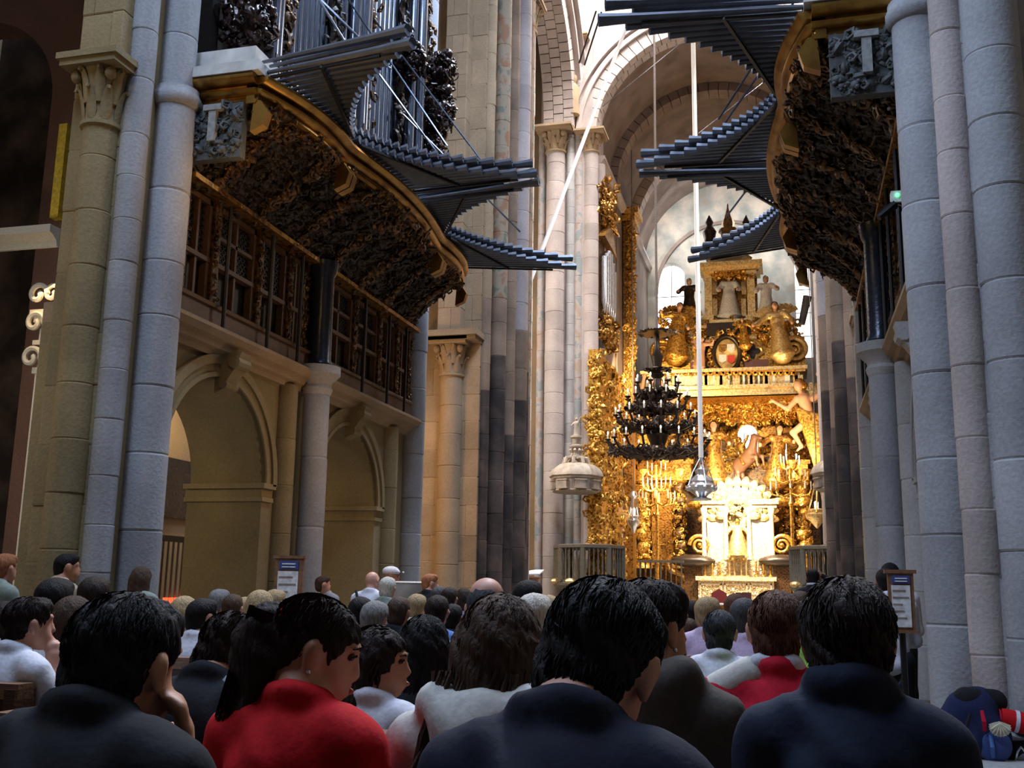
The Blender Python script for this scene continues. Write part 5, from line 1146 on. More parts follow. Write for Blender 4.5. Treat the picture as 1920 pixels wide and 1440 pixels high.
for k, (px0, py0, px1, py1) in enumerate(((1086, 118, 1118, 20), (1096, 122, 1128, 22))):
    a_, b_ = atY(px0, py0, 30.9), atY(px1, py1, 29.5); rp = MB(); rp.tube([a_, b_], .03, 6); rp.build('pulley_bar', M['iron'], None, 40, ('dark iron bar rising from the chancel pier capital, left of the pair', 'dark iron bar rising from the chancel pier capital, right of the pair')[k], 'bar', 'pulley bars')
for k, (px0, py0, px1, py1) in enumerate(((1310, 250, 1450, 140), (1380, 240, 1480, 150), (1130, 200, 1290, 70))):
    a_, b_ = atY(px0, py0, 27.5), atY(px1, py1, 27.5); rp = MB(); rp.tube([a_, b_], .012, 5); rp.build('guy_wire', M['tin'], None, 40, ('thin taut wire left of two parallel wires under the chancel vault', 'thin taut wire right of two parallel wires under the chancel vault', 'long thin wire slanting across the chancel arch')[k], 'wire', 'guy wires of the crossing')
# ---- lectern with an open book, altar table, chairs
lb = atY(985, 1078, 24.0); t = thing('lectern', 'dark reddish lectern standing by the left crossing pier', 'lectern', (lb.x, 24, 0))
q = MB(); q.box((lb.x-.3, 23.8, 0), (lb.x+.3, 24.2, .08)); q.box((lb.x-.22, 23.85, .08), (lb.x+.22, 24.15, lb.z-.22)); q.build('stand', plain('mahogany', (.16, .05, .035), .4), t, 0)
q = MB(); q.prism([(-.32, 0), (.32, 0), (.32, .05), (-.32, .05)], (lb.x, 23.75, lb.z-.20), (1, 0, 0), (0, -.2, .95), (0, .5, .12)); q.build('desk', plain('mahogany_desk', (.18, .06, .04), .4), t, 0)
q = MB(); pts = [(-.40, .05), (-.28, .03), (-.12, -.02), (0, -.035), (.1, -.02), (.25, -.005), (.40, .0), (.40, .03), (.25, .03), (.1, .015), (0, -.01), (-.12, .01), (-.28, .06), (-.40, .08)]
q.prism(pts, (lb.x, 23.7, lb.z), (1, 0, 0), (0, 0, 1), (0, .5, .1)); q.build('open_book', M['linen'], None, 40, 'large open white book lying on the lectern', 'book')
tz = atY(1335, 1131, 35.5).z; q = MB(); xa, xb = atY(1262, 1131, 35.5).x, atY(1412, 1131, 35.5).x; q.box((xa, 35.2, tz-.05), (xb, 36.1, tz)); t = thing('altar_table', 'low altar table covered with a white linen cloth', 'table', ((xa+xb)/2, 35.6, 0)); q.build('cloth', M['linen'], t, 0)
q = MB(); q.box((xa+.1, 35.3, .48), (xb-.1, 36.0, tz-.05)); q.build('table_block', M['gold_deep'], t, 0)
for k, (px, py) in enumerate(((1348, 1115), (1394, 1114))):
    c = atY(px, py, 36.9); t = thing('clergy_chair', ('dark red velvet chair back behind the altar table', 'dark chair with slanted back right of the red chair')[k], 'chair', (c.x, 36.9, .48)); wd = .26
    q = MB(); q.prism([(-wd, -.5), (wd, -.5), (wd, .05), (0, .2) if k == 0 else (wd*.5, .06), (-wd, .05)], c, (1, 0, 0), (0, 0, 1), (0, .08, 0)); q.build('backrest', plain('red_velvet%d' % k, ((.16, .015, .02), (.05, .012, .015))[k], .8), t, 0)
    q = MB(); q.box((c.x-wd, 36.98, .85), (c.x+wd, 37.45, .95)); q.build('seat', M['purple'], t, 0)
    for sx_ in (-1, 1):
        for yy in (36.95, 37.4): q = MB(); q.box((c.x+sx_*(wd-.03)-.03, yy, .48), (c.x+sx_*(wd-.03)+.03, yy+.06, .9)); q.build('leg', M['oldwood'], t, 0)
# ================================================================== pews
def pew(x0, x1, yb, label, grp):
    t = thing('pew', label, 'pew', ((x0+x1)/2, yb, 0), grp)
    q = MB(); q.box((x0, yb-.045, .86), (x1, yb+.045, .92)); q.build('top_rail', M['pew_top'], t, 0)
    for k in range(4):
        z = .44+k*.105; q = MB(); q.box((x0+.04, yb-.018, z), (x1-.04, yb+.018, z+.1)); q.build('back_board', M['pew'], t, 0)
    q = MB(); q.box((x0+.03, yb+.02, .40), (x1-.03, yb+.42, .44)); q.build('seat', M['pew'], t, 0)
    for x in (x0, x1-.05):
        q = MB(); q.prism([(-.06, 0), (.44, 0), (.44, .12), (.38, .3), (.42, .46), (.30, .52), (.08, .62), (.06, .90), (-.06, .90)], (x, yb, 0), (0, 1, 0), (0, 0, 1), (.05, 0, 0)); q.build('end_panel', M['pew'], t, 0)
    q = MB(); q.box((x0+.05, yb-.30, .14), (x1-.05, yb-.12, .20)); q.build('kneeler', M['pew'], t, 0)
for k in range(10):
    yb = 1.22+k*.8
    od = ('first', 'second', 'third', 'fourth', 'fifth', 'sixth', 'seventh', 'eighth', 'ninth', 'tenth')[k]
    if k < 9: pew(-2.38, .62 if k < 2 else .18, yb+.03, 'dark wooden pew of the middle block, %s row from the camera' % od, 'pews of the middle block')
    if k in (2, 3, 4, 5, 6, 7): pew(-5.2, -2.93, yb, 'dark wooden pew of the left block, %s row from the camera' % od, 'pews of the left block')

# ================================================================== people
def skinmat(nm, c): return plain('skin_'+nm, c, .55, scale=30, var=.08, bump=.03)
def hairmat(nm, c, r=.68): return plain('hair_'+nm, c, r, scale=14, var=.35, bump=.5, stretch=(9, 9, 1.2), spec=.18)
def cloth(nm, c): return plain('cloth_'+nm, c, .88, scale=60, var=.12, bump=.35, spec=.25, dist=.004)
SK = {'a': skinmat('tan', (.50, .235, .13)), 'b': skinmat('pink', (.60, .30, .21)), 'c': skinmat('brown', (.33, .14, .07))}
HR = {'black': hairmat('black', (.010, .008, .008)), 'dark': hairmat('darkbrown', (.022, .013, .010)), 'brown': hairmat('brown', (.060, .032, .020)), 'chestnut': hairmat('chestnut', (.10, .045, .025)),
      'grey': hairmat('grey', (.20, .19, .18)), 'darkgrey': hairmat('darkgrey', (.055, .055, .058)), 'blond': hairmat('blond', (.36, .25, .13)), 'white': hairmat('white', (.55, .50, .42)), 'red': hairmat('ginger', (.32, .12, .05))}
CL = {'navy': cloth('navy', (.010, .012, .024)), 'black': cloth('black', (.011, .011, .014)), 'red': cloth('red', (.52, .006, .010)), 'white': cloth('white', (.66, .66, .72)), 'cream': cloth('cream', (.55, .52, .47)), 'taupe': cloth('taupe', (.075, .062, .052)),
      'denim': cloth('denim', (.08, .17, .42)), 'blue': cloth('blue', (.06, .09, .26)), 'green': cloth('lime', (.30, .62, .10)), 'beige': cloth('beige', (.42, .32, .22)), 'sage': cloth('sage', (.22, .26, .22)), 'grey': cloth('grey', (.26, .27, .29)),
      'lilac': cloth('lilac', (.52, .40, .55)), 'jeans': cloth('jeans', (.03, .035, .06)), 'polo': cloth('polo', (.55, .012, .035)), 'steel': cloth('steelblue', (.012, .017, .035))}
def Rx(a): return Matrix.Rotation(a, 4, 'X')
def Rz(a): return Matrix.Rotation(a, 4, 'Z')
def Ry(a): return Matrix.Rotation(a, 4, 'Y')
def hand(s, wrist, d, nrm, sc=1.0, curl=.35, thumb=1):
    """palm, four unequal bent fingers and a thumb leaving the side of the palm"""
    w = Vector(wrist); d = Vector(d).normalized(); n = Vector(nrm); n = (n-d*n.dot(d)).normalized(); b = d.cross(n)
    R = Matrix((b, d, n)).transposed()
    s.ell(w+d*.045*sc, (.040*sc, .05*sc, .016*sc), R.to_4x4())
    for k, L in enumerate((.070, .080, .076, .060)):
        o = w+d*.082*sc+b*((k-1.5)*.0195*sc); m = o+(d*math.cos(curl*.5)+n*math.sin(curl*.5))*L*.55*sc; e = m+(d*math.cos(curl*1.6)+n*math.sin(curl*1.6))*L*.5*sc
        s.cap(o, m, .0090*sc, .0085*sc); s.cap(m, e, .0085*sc, .0065*sc)
    o = w+d*.03*sc-b*.032*sc*thumb; m = o+(d*.6-b*.7*thumb+n*.25).normalized()*.038*sc; s.cap(o, m, .0115*sc, .0095*sc); s.cap(m, m+(d*.9-b*.25*thumb+n*.3).normalized()*.032*sc, .0095*sc, .007*sc)
def hair_noise(cx, amp, fr):
    def f(P):
        q = P-np.array(cx); az = np.arctan2(q[..., 0], -q[..., 1]+1e-6); z = q[..., 2]
        return amp*(np.sin(az*fr+3*np.sin(z*28)+z*35)*.6+np.sin(az*fr*2.3+z*60+1.3)*.4+1.1*np.sin(az*7+z*44+2*np.sin(z*19+cx[0]*7))*np.sin(z*31+az*3))
    return f
def strands(mb, H, radii, n, L, rng, rad=.0016, zmin=-.6, lift=.02):
    """fine locks lying over the hair, combed down and back from the crown"""
    radii = np.array(radii)
    for k in range(n):
        v = rng.normal(0, 1, 3); v /= np.linalg.norm(v)
        if v[2] < zmin or (v[1] > .50 and v[2] < .50) or (abs(v[0]) > .8 and v[2] < -.2 and v[1] > -.2): continue
        g = np.array((v[0]*.5, -.45, -1.0))+rng.normal(0, .28, 3); l = L*rng.uniform(.6, 1.3); pts = []; q = v*radii
        for i, f_ in enumerate((-.01, .018, lift*rng.uniform(.6, 1.8))):
            u = q/radii; u /= np.linalg.norm(u); pts.append(u*radii*(1+f_)); nn = u/radii; nn /= np.linalg.norm(nn); d = g-nn*(g @ nn); d /= np.linalg.norm(d)+1e-9; q = u*radii+d*l*.5
        mb.tube([H @ Vector(x) for x in pts], [rad*1.3, rad*1.6, rad*.3], 3, False)
def person(label, px, py, D, shirt, hair, skin='a', style='short', stand=False, yaw=0, lean=.12, hyaw=0, hpitch=0, hroll=0, arms=None, short=False, fine=True, trousers='jeans', extra=None, broad=1.0, sc=None, hoff=(0, 0, 0), group=None, name='person', collar=None, face=False, rot=None, drop=.02, fwd=0.0, sidex=0.0):
    """PX,PY = where the middle of the head stands in the photograph, D = distance along the view axis; the figure is life-size and stands on the floor"""
    hc = atD(px, py, D); z0 = 1.575 if stand else 1.205
    s = hc.z/z0 if sc is None else sc
    up = .37 if stand else 0.0
    S = lambda p: (Matrix.Translation((0, 0, .5+up)) @ Rx(-lean) @ Matrix.Translation((0, 0, -.5-up))) @ (Vector(p)+Vector((0, 0, up)))
    C0 = S((sidex, .035+fwd, 1.205-drop)); rz = rot if rot is not None else yaw
    base_ = Vector((hc.x, hc.y, 0))-Rz(rz) @ Vector((C0.x*s, C0.y*s, 0))
    dz = hc.z-C0.z*s
    t = thing(name, label, 'person', (base_.x, base_.y, 0), group); t.rotation_euler = (0, 0, rz)
    HM = Matrix.Translation(C0) @ Rz(hyaw) @ Rx(-hpitch) @ Ry(hroll)
    hp = lambda p: tuple(HM @ Vector(p))
    B = broad; v = .0105 if fine else .019
    sk = SDF(.018)
    sk.ell(hp((0, -.012, .02)), (.075, .094, .09), HM); sk.ell(hp((0, .035, -.045)), (.056, .055, .066), HM); sk.ell(hp((0, .062, -.088)), (.026, .024, .024), HM)
    sk.cap(hp((0, .086, .014)), hp((0, .101, -.026)), .008, .0125); sk.ell(hp((0, .086, -.058)), (.024, .014, .008), HM); sk.ell(hp((0, .084, -.071)), (.020, .013, .008), HM); sk.ell(hp((0, .074, .034)), (.052, .02, .012), HM)
    for e in (-1, 1):
        sk.ell(hp((e*.080, -.006, -.012)), (.009, .021, .034), HM @ Rz(e*.35)); sk.ell(hp((e*.082, -.012, .008)), (.011, .012, .016), HM)
    sk.cap(hp((0, -.025, -.04)), S((0, -.01, 1.06)), .055, .058); sk.cap(S((0, -.01, 1.06)), S((0, .0, .95)), .058, .066)
    sk.ell(S((0, .0, .80)), (.12*B, .075, .17)); sk.cap(S((0, .0, .55)), S((0, 0, .72)), .10, .09)
    if arms is None: arms = (((-.215*B, .09, .70), (-.06, .31, .66)), ((.215*B, .09, .70), (.06, .31, .66)))
    cl = SDF(.034)
    cl.ell(S((0, -.005, .83)), (.168*B, .118, .22)); cl.cap(S((-.135*B, -.012, .985)), S((.135*B, -.012, .985)), .066); cl.cap(S((-.10*B, -.01, 1.01)), S((-.03, -.005, 1.05)), .058, .038); cl.cap(S((.10*B, -.01, 1.01)), S((.03, -.005, 1.05)), .058, .038)
    cl.cap(S((0, -.03, 1.045)), S((0, -.035, .94)), .046, .09)
    for a in np.arange(0, 2*PI, PI/6): cl.cap(S((.058*math.sin(a), -.012-.056*math.cos(a), 1.070+.008*math.cos(a))), S((.058*math.sin(a+.52), -.012-.056*math.cos(a+.52), 1.070+.008*math.cos(a+.52))), .0125)
    cl.ell(S((0, 0, .62)), (.155*B, .118, .2)); cl.ell(S((0, .01, .50)), (.175*B, .14, .10))
    for e, (el, wr) in zip((-1, 1), arms):
        sh = S((e*.178*B, -.005, .975)); el = S(el) if len(el) == 3 else el; wr = S(wr)
        cl.cap(sh, el, .064, .050)
        if short:
            pass
        else: cl.cap(el, wr, .050, .034)
        sk.cap(sh, el, .045, .036); sk.cap(el, wr, .036, .026); d = (wr-el).normalized()
        hand(sk, wr, d if len(arms) < 3 else arms[2][0 if e < 0 else 1], (0, .3, 1) if len(arms) < 4 else arms[3], 1.0, .5, e)
    if short:                                      # cut the sleeves off at mid upper arm
        cl.p = [p for p in cl.p]
        for i, p in enumerate(cl.p):
            if p[0] == 'c' and abs(p[3]-.064) < 1e-6 and abs(p[4]-.050) < 1e-6: cl.p[i] = ('c', p[1], p[1]+(p[2]-p[1])*.62, .066, .060)
    if collar == 'high':
        for a in np.arange(0, 2*PI, PI/6):
            for z_ in (1.072, 1.088): cl.cap(S((.062*math.sin(a), -.014-.060*math.cos(a), z_+.008*math.cos(a))), S((.062*math.sin(a+.52), -.014-.060*math.cos(a+.52), z_+.008*math.cos(a+.52))), .013)
    if collar == 'hood':
        cl.cap(S((-.10, -.06, 1.06)), S((0, -.115, 1.00)), .05); cl.cap(S((.10, -.06, 1.06)), S((0, -.115, 1.00)), .05); cl.cap(S((-.10, -.06, 1.06)), S((-.07, .06, 1.03)), .04); cl.cap(S((.10, -.06, 1.06)), S((.07, .06, 1.03)), .04); cl.ell(S((0, -.10, .99)), (.10, .05, .10))
    fold = lambda P: .0035*np.sin(P[..., 2]*46+7*np.sin(P[..., 0]*11+P[..., 1]*5))*np.clip(np.sin(P[..., 0]*17+P[..., 2]*9), 0, 1)+.0025*np.sin(P[..., 0]*55+4*np.sin(P[..., 2]*13))
    tr = SDF(.05); z_ = .5
    if stand:
        for e in (-1, 1): tr.cap((e*.09, 0, .9), (e*.10, .01, .50), .105, .072); tr.cap((e*.10, .01, .50), (e*.10, -.01, .07), .070, .052); tr.ell((e*.10, .06, .035), (.045, .12, .036))
    else:
        for e in (-1, 1): tr.cap((e*.09, .0, .50), (e*.12, .42, .52), .10, .072); tr.cap((e*.12, .42, .50), (e*.12, .40, .08), .068, .05); tr.ell((e*.12, .46, .04), (.045, .12, .04))
    hr = None
    if style != 'bald':
        hr = SDF(.03)
        if style in ('short', 'crew', 'wild', 'cap'):
            g = {'short': .965, 'crew': .93, 'wild': 1.06, 'cap': 1.0}[style]
            hr.ell(hp((0, -.020, .032)), (.087*g, .108*g, .094*g), HM); hr.ell(hp((0, -.058, -.040)), (.070*g, .058*g, .070*g), HM); hr.ell(hp((0, .045, .080)), (.062*g, .045, .034), HM)
            hr.minus(hp((0, .115, -.035)), (.11, .085, .085), HM); hr.minus(hp((.088, .012, -.030)), (.03, .045, .05), HM); hr.minus(hp((-.088, .012, -.030)), (.03, .045, .05), HM)
        elif style == 'tied':
            hr.ell(hp((0, -.012, .028)), (.083, .104, .088), HM); hr.ell(hp((0, -.06, -.01)), (.068, .055, .06), HM)
            hr.ell(hp((0, -.125, .01)), (.052, .048, .062), HM); hr.cap(hp((0, -.14, -.02)), hp((-.01, -.125, -.15)), .048, .036); hr.cap(hp((.02, -.11, -.06)), hp((.03, -.10, -.16)), .040, .028)
            hr.minus(hp((0, .12, -.035)), (.11, .09, .085), HM); hr.minus(hp((.088, .005, -.040)), (.035, .045, .055), HM); hr.minus(hp((-.088, .005, -.040)), (.035, .045, .055), HM)
        else:
            L = {'bob': .20, 'long': .36, 'halflong': .28}[style]
            hr.ell(hp((0, -.018, .030)), (.092, .112, .096), HM)
            for e in (-1, 1): hr.cap(hp((e*.066, -.03, .0)), hp((e*.085, -.055, -L*.75)), .042, .035); hr.cap(hp((e*.035, -.075, -.02)), hp((e*.05, -.10, -L)), .052, .036)
            hr.cap(hp((0, -.085, 0)), hp((0, -.115, -L*1.05)), .055, .03)
            hr.minus(hp((0, .125, -.035)), (.10, .095, .10), HM)
    Ms = Matrix.Translation((0, 0, dz)) @ Matrix.Scale(s, 4)
    def put(nm_, me, mt, par=t):
        me.transform(Ms); me.materials.append(mt); o = bpy.data.objects.new(nm_, me); COL.objects.link(o); o.parent = par; return o
    body = put('body', sk.mesh('body', v), SK[skin])
    so = put('shirt', cl.mesh('shirt', .0125 if fine else .024, fold if fine else None), CL[shirt])
    put('trousers', tr.mesh('trousers', .035), CL[trousers])
    if hr is not None:
        me = hr.mesh('hair', .0075 if fine else .013, hair_noise(tuple(C0), (.0062 if style == 'wild' else .0036) if fine else .0022, 26 if style != 'wild' else 15))
        ho = put('hair', me, HR[hair])
        if fine:
            sb = MB(); rng = np.random.default_rng(int(px)); g = 1.0
            g = {'short': .965, 'crew': .93, 'wild': 1.06, 'cap': 1.0}.get(style, 1.0)
            strands(sb, HM @ Matrix.Translation((0, -.02, .032)), np.array((.087, .108, .094))*g if style != 'tied' else (.083, .104, .088), 1500, .06, rng, .0016, -.5, .05 if style == 'wild' else .02)
            if style in ('short', 'wild', 'cap'): strands(sb, HM @ Matrix.Translation((0, -.058, -.04)), np.array((.070, .058, .070))*g, 420, .04, rng, .0016, -.92, .05)
            if style in ('long', 'bob', 'halflong'):
                for k in range(260):
                    a = rng.uniform(-PI*.62, PI*.62); r_ = rng.uniform(.9, 1.06); x, y = .095*r_*math.sin(a), -.02-.105*r_*math.cos(a); l = L*rng.uniform(.8, 1.15); wv = rng.uniform(.004, .012); ph = rng.uniform(0, 6)
                    pts = [HM @ Vector((x*(1-.1*u)+wv*math.sin(ph+u*9), y-.02*u+wv*math.cos(ph+u*8), .02-l*u)) for u in np.linspace(0, 1, 7)]; sb.tube(pts, [.003, .004, .0042, .004, .004, .003, .0008], 3, False)
            if style == 'tied':
                for k in range(150):
                    a = rng.uniform(0, 2*PI); r_ = .048; pts = [HM @ Vector((r_*math.cos(a)*(1-.3*u), -.128+r_*math.sin(a)*(1-.3*u), .05-.26*u*rng.uniform(.9, 1.05))) for u in np.linspace(0, 1, 5)]; sb.tube(pts, [.003, .004, .004, .003, .0008], 3, False)
            m_ = sb.mesh('locks', 60); put('locks', m_, HR[hair], ho)['kind'] = 'stuff'
    if face:
        for e in (-1, 1):
            q = MB(); q.ball(hp((e*.031, .0765, .012)), .0095, 10, 8); put('eye', q.mesh('eye'), M['eye'])
            q = MB(); q.tube([hp((e*.014, .092, .030)), hp((e*.034, .090, .036)), hp((e*.052, .076, .030))], [.003, .004, .002], 5); put('eyebrow', q.mesh('eyebrow'), HR[hair])
            q = MB(); q.tube([hp((e*.018, .088, .013)), hp((e*.032, .0885, .017)), hp((e*.046, .080, .011))], [.0015, .003, .0015], 5); put('eyelash', q.mesh('eyelash'), HR['black'])
        q = MB(); q.ball(hp((0, .0935, -.0635)), (.020, .009, .009), 10, 6); put('lips', q.mesh('lips'), M['lips'])
    if extra: extra(t, put, S, hp, HM)
    return t
CL['rucknavy'] = cloth('rucksack_navy', (.014, .020, .065)); CL['yellow'] = cloth('yellow_wrap', (.55, .34, .06)); M['shell'] = plain('scallop_shell', (.72, .66, .50), .5)
M['eye'] = plain('eye', (.03, .02, .015), .15, bump=0); M['lips'] = plain('lips', (.42, .13, .10), .5, bump=.05)

# ---- nearest rows, from the left
def x_red(t, put, S, hp, HM):
    q = MB(); pts = [hp((.044*math.cos(a), -.095, .03+.045*math.sin(a))) for a in np.linspace(0, 2*PI, 17)]; q.tube(pts, .013, 7); put('hair_tie', q.mesh('hair_tie'), CL['red'])
    q = MB(); q.ball(hp((.084, -.002, -.043)), .006, 8, 6); put('earring', q.mesh('earring'), M['silver'])
person('man with thick black hair in a black sweater, hand held to his cheek', 238, 1250, 1.75, 'black', 'black', 'a', 'short', yaw=-.05, lean=.22, hyaw=-.12, hpitch=.12,
       arms=(((-.235, .1, .72), (-.05, .28, .80)), ((.21, .20, .72), (.098, .150, .985)), ((0, .4, 1), (-.12, -.04, 1)), (-.8, -.6, 0)), broad=1.02, drop=.055, fwd=.02)
def x_raglan(t, put, S, hp, HM):
    s_ = SDF(.03); s_.cap(S((.145, -.012, .985)), S((.19, 0, .95)), .066, .070); s_.cap(S((.19, .0, .96)), S((.232, .10, .71)), .070, .058); s_.cap(S((.075, -.008, 1.035)), S((.16, -.008, .985)), .050, .064); put('sleeve_panel', s_.mesh('sleeve_panel', .0125), CL['grey'])
person('man bowing his head in a black top with grey raglan sleeve', 436, 1230, 2.9, 'black', 'dark', 'a', 'short', yaw=-.12, lean=.34, hpitch=.45, hyaw=-.35, extra=x_raglan, drop=.05, fwd=.03)
person('woman in a red sweater with dark hair tied in a thick bun', 594, 1220, 2.3, 'red', 'dark', 'a', 'tied', yaw=-.15, lean=.16, hyaw=-1.0, hpitch=.30, extra=x_red, face=True, broad=.92, drop=.03)
person('girl in a white shirt seen in profile with shoulder-length dark hair', 712, 1243, 3.25, 'white', 'dark', 'a', 'bob', yaw=-.1, lean=.10, hyaw=-1.25, hpitch=.05, face=True, extra=lambda t, put, S, hp, HM: put('hair_slide', MB().tube([hp((.06, .045, .098)), hp((.075, .02, .092))], .006, 6).mesh('hair_slide'), M['silver']))
def x_locks(t, put, S, hp, HM):
    q = MB(); rng = np.random.default_rng(4)
    for k in range(34):
        x0 = rng.uniform(-.11, .08); L = rng.uniform(.34, .46); sw = rng.uniform(.02, .13)*(-1 if x0 < .02 else .4); ph = rng.uniform(0, 6)
        q.tube([hp((x0+sw*u*u+.012*math.sin(ph+u*7), -.115-.03*u+.012*math.cos(ph+u*6)-.03*math.sin(u*2), -.05-L*u)) for u in np.linspace(0, 1, 9)], [.006, .007, .008, .008, .007, .006, .005, .004, .001], 5)
    put('loose_locks', q.mesh('loose_locks', 60), HR['brown'])['kind'] = 'stuff'
person('woman with very long black hair sitting beyond the girl in white', 797, 1215, 3.7, 'black', 'black', 'a', 'long', lean=.1)
person('woman with long wavy brown hair in a cream hooded top', 940, 1222, 2.3, 'cream', 'brown', 'b', 'long', yaw=-.05, lean=.16, hpitch=.1, collar='hood', broad=1.02, extra=x_locks)
person('man with short black hair in a navy sweater, centre front', 1130, 1247, 1.55, 'navy', 'black', 'b', 'short', yaw=-.05, lean=.28, hpitch=.38, hroll=.16, hyaw=-.2, broad=.85, drop=.045, fwd=.04, sidex=.025)
def x_beard(t, put, S, hp, HM):
    s_ = SDF(.02); s_.ell(hp((0, .052, -.078)), (.052, .045, .045), HM); s_.minus(hp((0, .10, -.052)), (.026, .03, .02), HM); put('beard', s_.mesh('beard', .008), HR['dark'])
    q = MB(); q.ball(hp((.086, -.004, -.046)), .006, 8, 6); put('earring', q.mesh('earring'), M['silver'])
person('bearded man with dark hair in a taupe hooded sweatshirt', 1224, 1180, 2.65, 'taupe', 'dark', 'a', 'cap', yaw=-.18, lean=.18, hyaw=-.55, collar='hood', extra=x_beard, broad=1.08)
def x_polo(t, put, S, hp, HM):
    s_ = SDF(.02); s_.cap(S((-.05, -.045, 1.085)), S((.05, -.045, 1.085)), .028); s_.cap(S((-.06, -.02, 1.075)), S((-.04, .05, 1.045)), .026); s_.cap(S((.06, -.02, 1.075)), S((.04, .05, 1.045)), .026); put('collar', s_.mesh('collar', .011), CL['white'])
    s_ = SDF(.02); s_.cap(S((-.075, -.02, 1.045)), S((-.165, -.012, .995)), .060, .062); put('shoulder_panel', s_.mesh('shoulder_panel', .0125), CL['cream'])
person('man with tousled chestnut hair in a red polo shirt with white collar', 1457, 1183, 3.2, 'polo', 'chestnut', 'b', 'short', yaw=-.05, lean=.12, extra=x_polo, broad=1.05)
person('man with bushy dark hair in a dark blue jacket, front right', 1590, 1206, 2.15, 'steel', 'dark', 'a', 'wild', yaw=-.05, lean=.20, hpitch=.08, collar='high', broad=.92, drop=.03)
# ---- second rank
def x_tee(t, put, S, hp, HM): pass
person('man in a white T-shirt resting his hand on his chin at far left', 57, 1171, 4.4, 'white', 'dark', 'b', 'short', yaw=-.25, lean=.18, hyaw=-.35, short=True,
       arms=(((-.22, .12, .72), (-.05, .25, .80)), ((.24, .16, .76), (.09, .15, .99)), ((0, .4, 1), (-.15, .0, 1)), (-1, .3, 0)))
person('dark haired person just behind the man in the white T-shirt', 104, 1130, 5.2, 'white', 'black', 'a', 'short', lean=.1, fine=False)
person('woman with straight brown hair left of the black-sweater man', 139, 1163, 5.0, 'white', 'brown', 'b', 'long', lean=.1, fine=False)
person('person with dark red-brown hair at the left picture edge', 10, 1166, 5.7, 'white', 'dark', 'b', 'long', lean=.1, fine=False)
person('young man in beige shirt standing by the first left pier', 127, 1064, 8.2, 'beige', 'black', 'a', 'crew', stand=True, yaw=-.3, hyaw=-.5, fine=False)
person('standing person with ginger hair and sage shirt at the left edge', 10, 1066, 7.6, 'sage', 'red', 'b', 'short', stand=True, yaw=-.2, fine=False)
person('woman with streaked brown hair in front of the first left pier', 266, 1086, 8.6, 'sage', 'brown', 'b', 'bob', stand=True, fine=False)
person('person with pushed-back dark hair behind the woman with straight hair', 178, 1120, 6.2, 'navy', 'dark', 'a', 'short', fine=False)
def x_print(t, put, S, hp, HM):
    cu = bpy.data.curves.new('shirt_print', 'FONT'); cu.body = 'SAMUEL'; cu.size = .075; cu.align_x = 'CENTER'; cu.extrude = .002; cu.space_character = 1.1
    o = bpy.data.objects.new('shirt_print', cu); COL.objects.link(o); dg = bpy.context.evaluated_depsgraph_get(); me = bpy.data.meshes.new_from_object(o.evaluated_get(dg)); bpy.data.objects.remove(o)
    for v_ in me.vertices:
        x, y = v_.co.x, v_.co.y; p = S((x, -.124+.75*x*x-.0*y, .875+y)); v_.co = p
    put('shirt_print', me, CL['polo'])
person('boy in a white T-shirt with red lettering across the back', 381, 1158, 6.2, 'white', 'black', 'b', 'short', yaw=-.1, hyaw=-.3, fine=False, extra=x_print)
bg = [
 ('woman with wavy blond hair left of the lettered T-shirt', 346, 1152, 6.6, 'white', 'blond', 'bob'),
 ('grey haired person in front of the first arch', 412, 1130, 9.0, 'navy', 'grey', 'short'),
 ('brown haired head just right of the grey haired person', 436, 1142, 8.0, 'white', 'brown', 'short'),
 ('fair haired head beyond the bowing man', 460, 1146, 8.3, 'cream', 'blond', 'short'),
 ('woman with blond streaked hair left of the information board', 489, 1138, 7.4, 'white', 'blond', 'long'),
 ('fair haired person below the left information board', 516, 1132, 8.6, 'cream', 'blond', 'short'),
 ('dark haired head left of the curly grey head', 676, 1150, 7.2, 'black', 'black', 'short'),
 ('person with curly grey hair beyond the girl in white', 704, 1162, 6.6, 'grey', 'grey', 'wild'),
 ('woman with auburn hair beyond the long black hair', 748, 1150, 7.3, 'black', 'brown', 'short'),
 ('woman with fair brown hair in front of the stone basin', 782, 1140, 8.6, 'cream', 'blond', 'short'),
 ('man in a denim blue shirt with short dark hair', 820, 1149, 6.9, 'denim', 'dark', 'short'),
 ('small dark haired child right of the denim shirt', 849, 1160, 7.8, 'navy', 'black', 'short'),
 ('person with grey-dark hair near the ginger standing man', 824, 1121, 11.0, 'grey', 'darkgrey', 'short'),
 ('person in a blue top with dark red hair beyond the denim shirt', 843, 1124, 10.4, 'blue', 'dark', 'short'),
 ('dark haired woman beside the crossing pier', 870, 1122, 12.2, 'grey', 'dark', 'bob'),
 ('dark haired head right of the balding man', 992, 1125, 6.6, 'black', 'black', 'short'),
 ('white haired elderly person beyond the long brown hair', 1003, 1160, 4.9, 'cream', 'white', 'short'),
 ('fair haired head beside the central man', 1030, 1146, 7.6, 'cream', 'blond', 'short'),
 ('dark haired person in red far in front of the altar', 1296, 1152, 8.6, 'polo', 'black', 'short'),
 ('fair haired person beyond the man in the white shirt', 1328, 1152, 6.9, 'lilac', 'blond', 'short'),
 ('light brown haired person right of the white shirt man', 1379, 1142, 8.2, 'lilac', 'chestnut', 'short'),
 ('man with grey hair right behind the white shirt man', 1397, 1160, 6.0, 'lilac', 'darkgrey', 'short'),
 ('brown haired head between polo man and jacket man', 1503, 1146, 6.4, 'navy', 'brown', 'short'),
 ('person in a lime green shirt behind the jacket man', 1512, 1178, 4.6, 'green', 'brown', 'short'),
 ('brown haired head in a green coat left of the white shirt man', 1292, 1186, 7.6, 'sage', 'brown', 'short'),
]
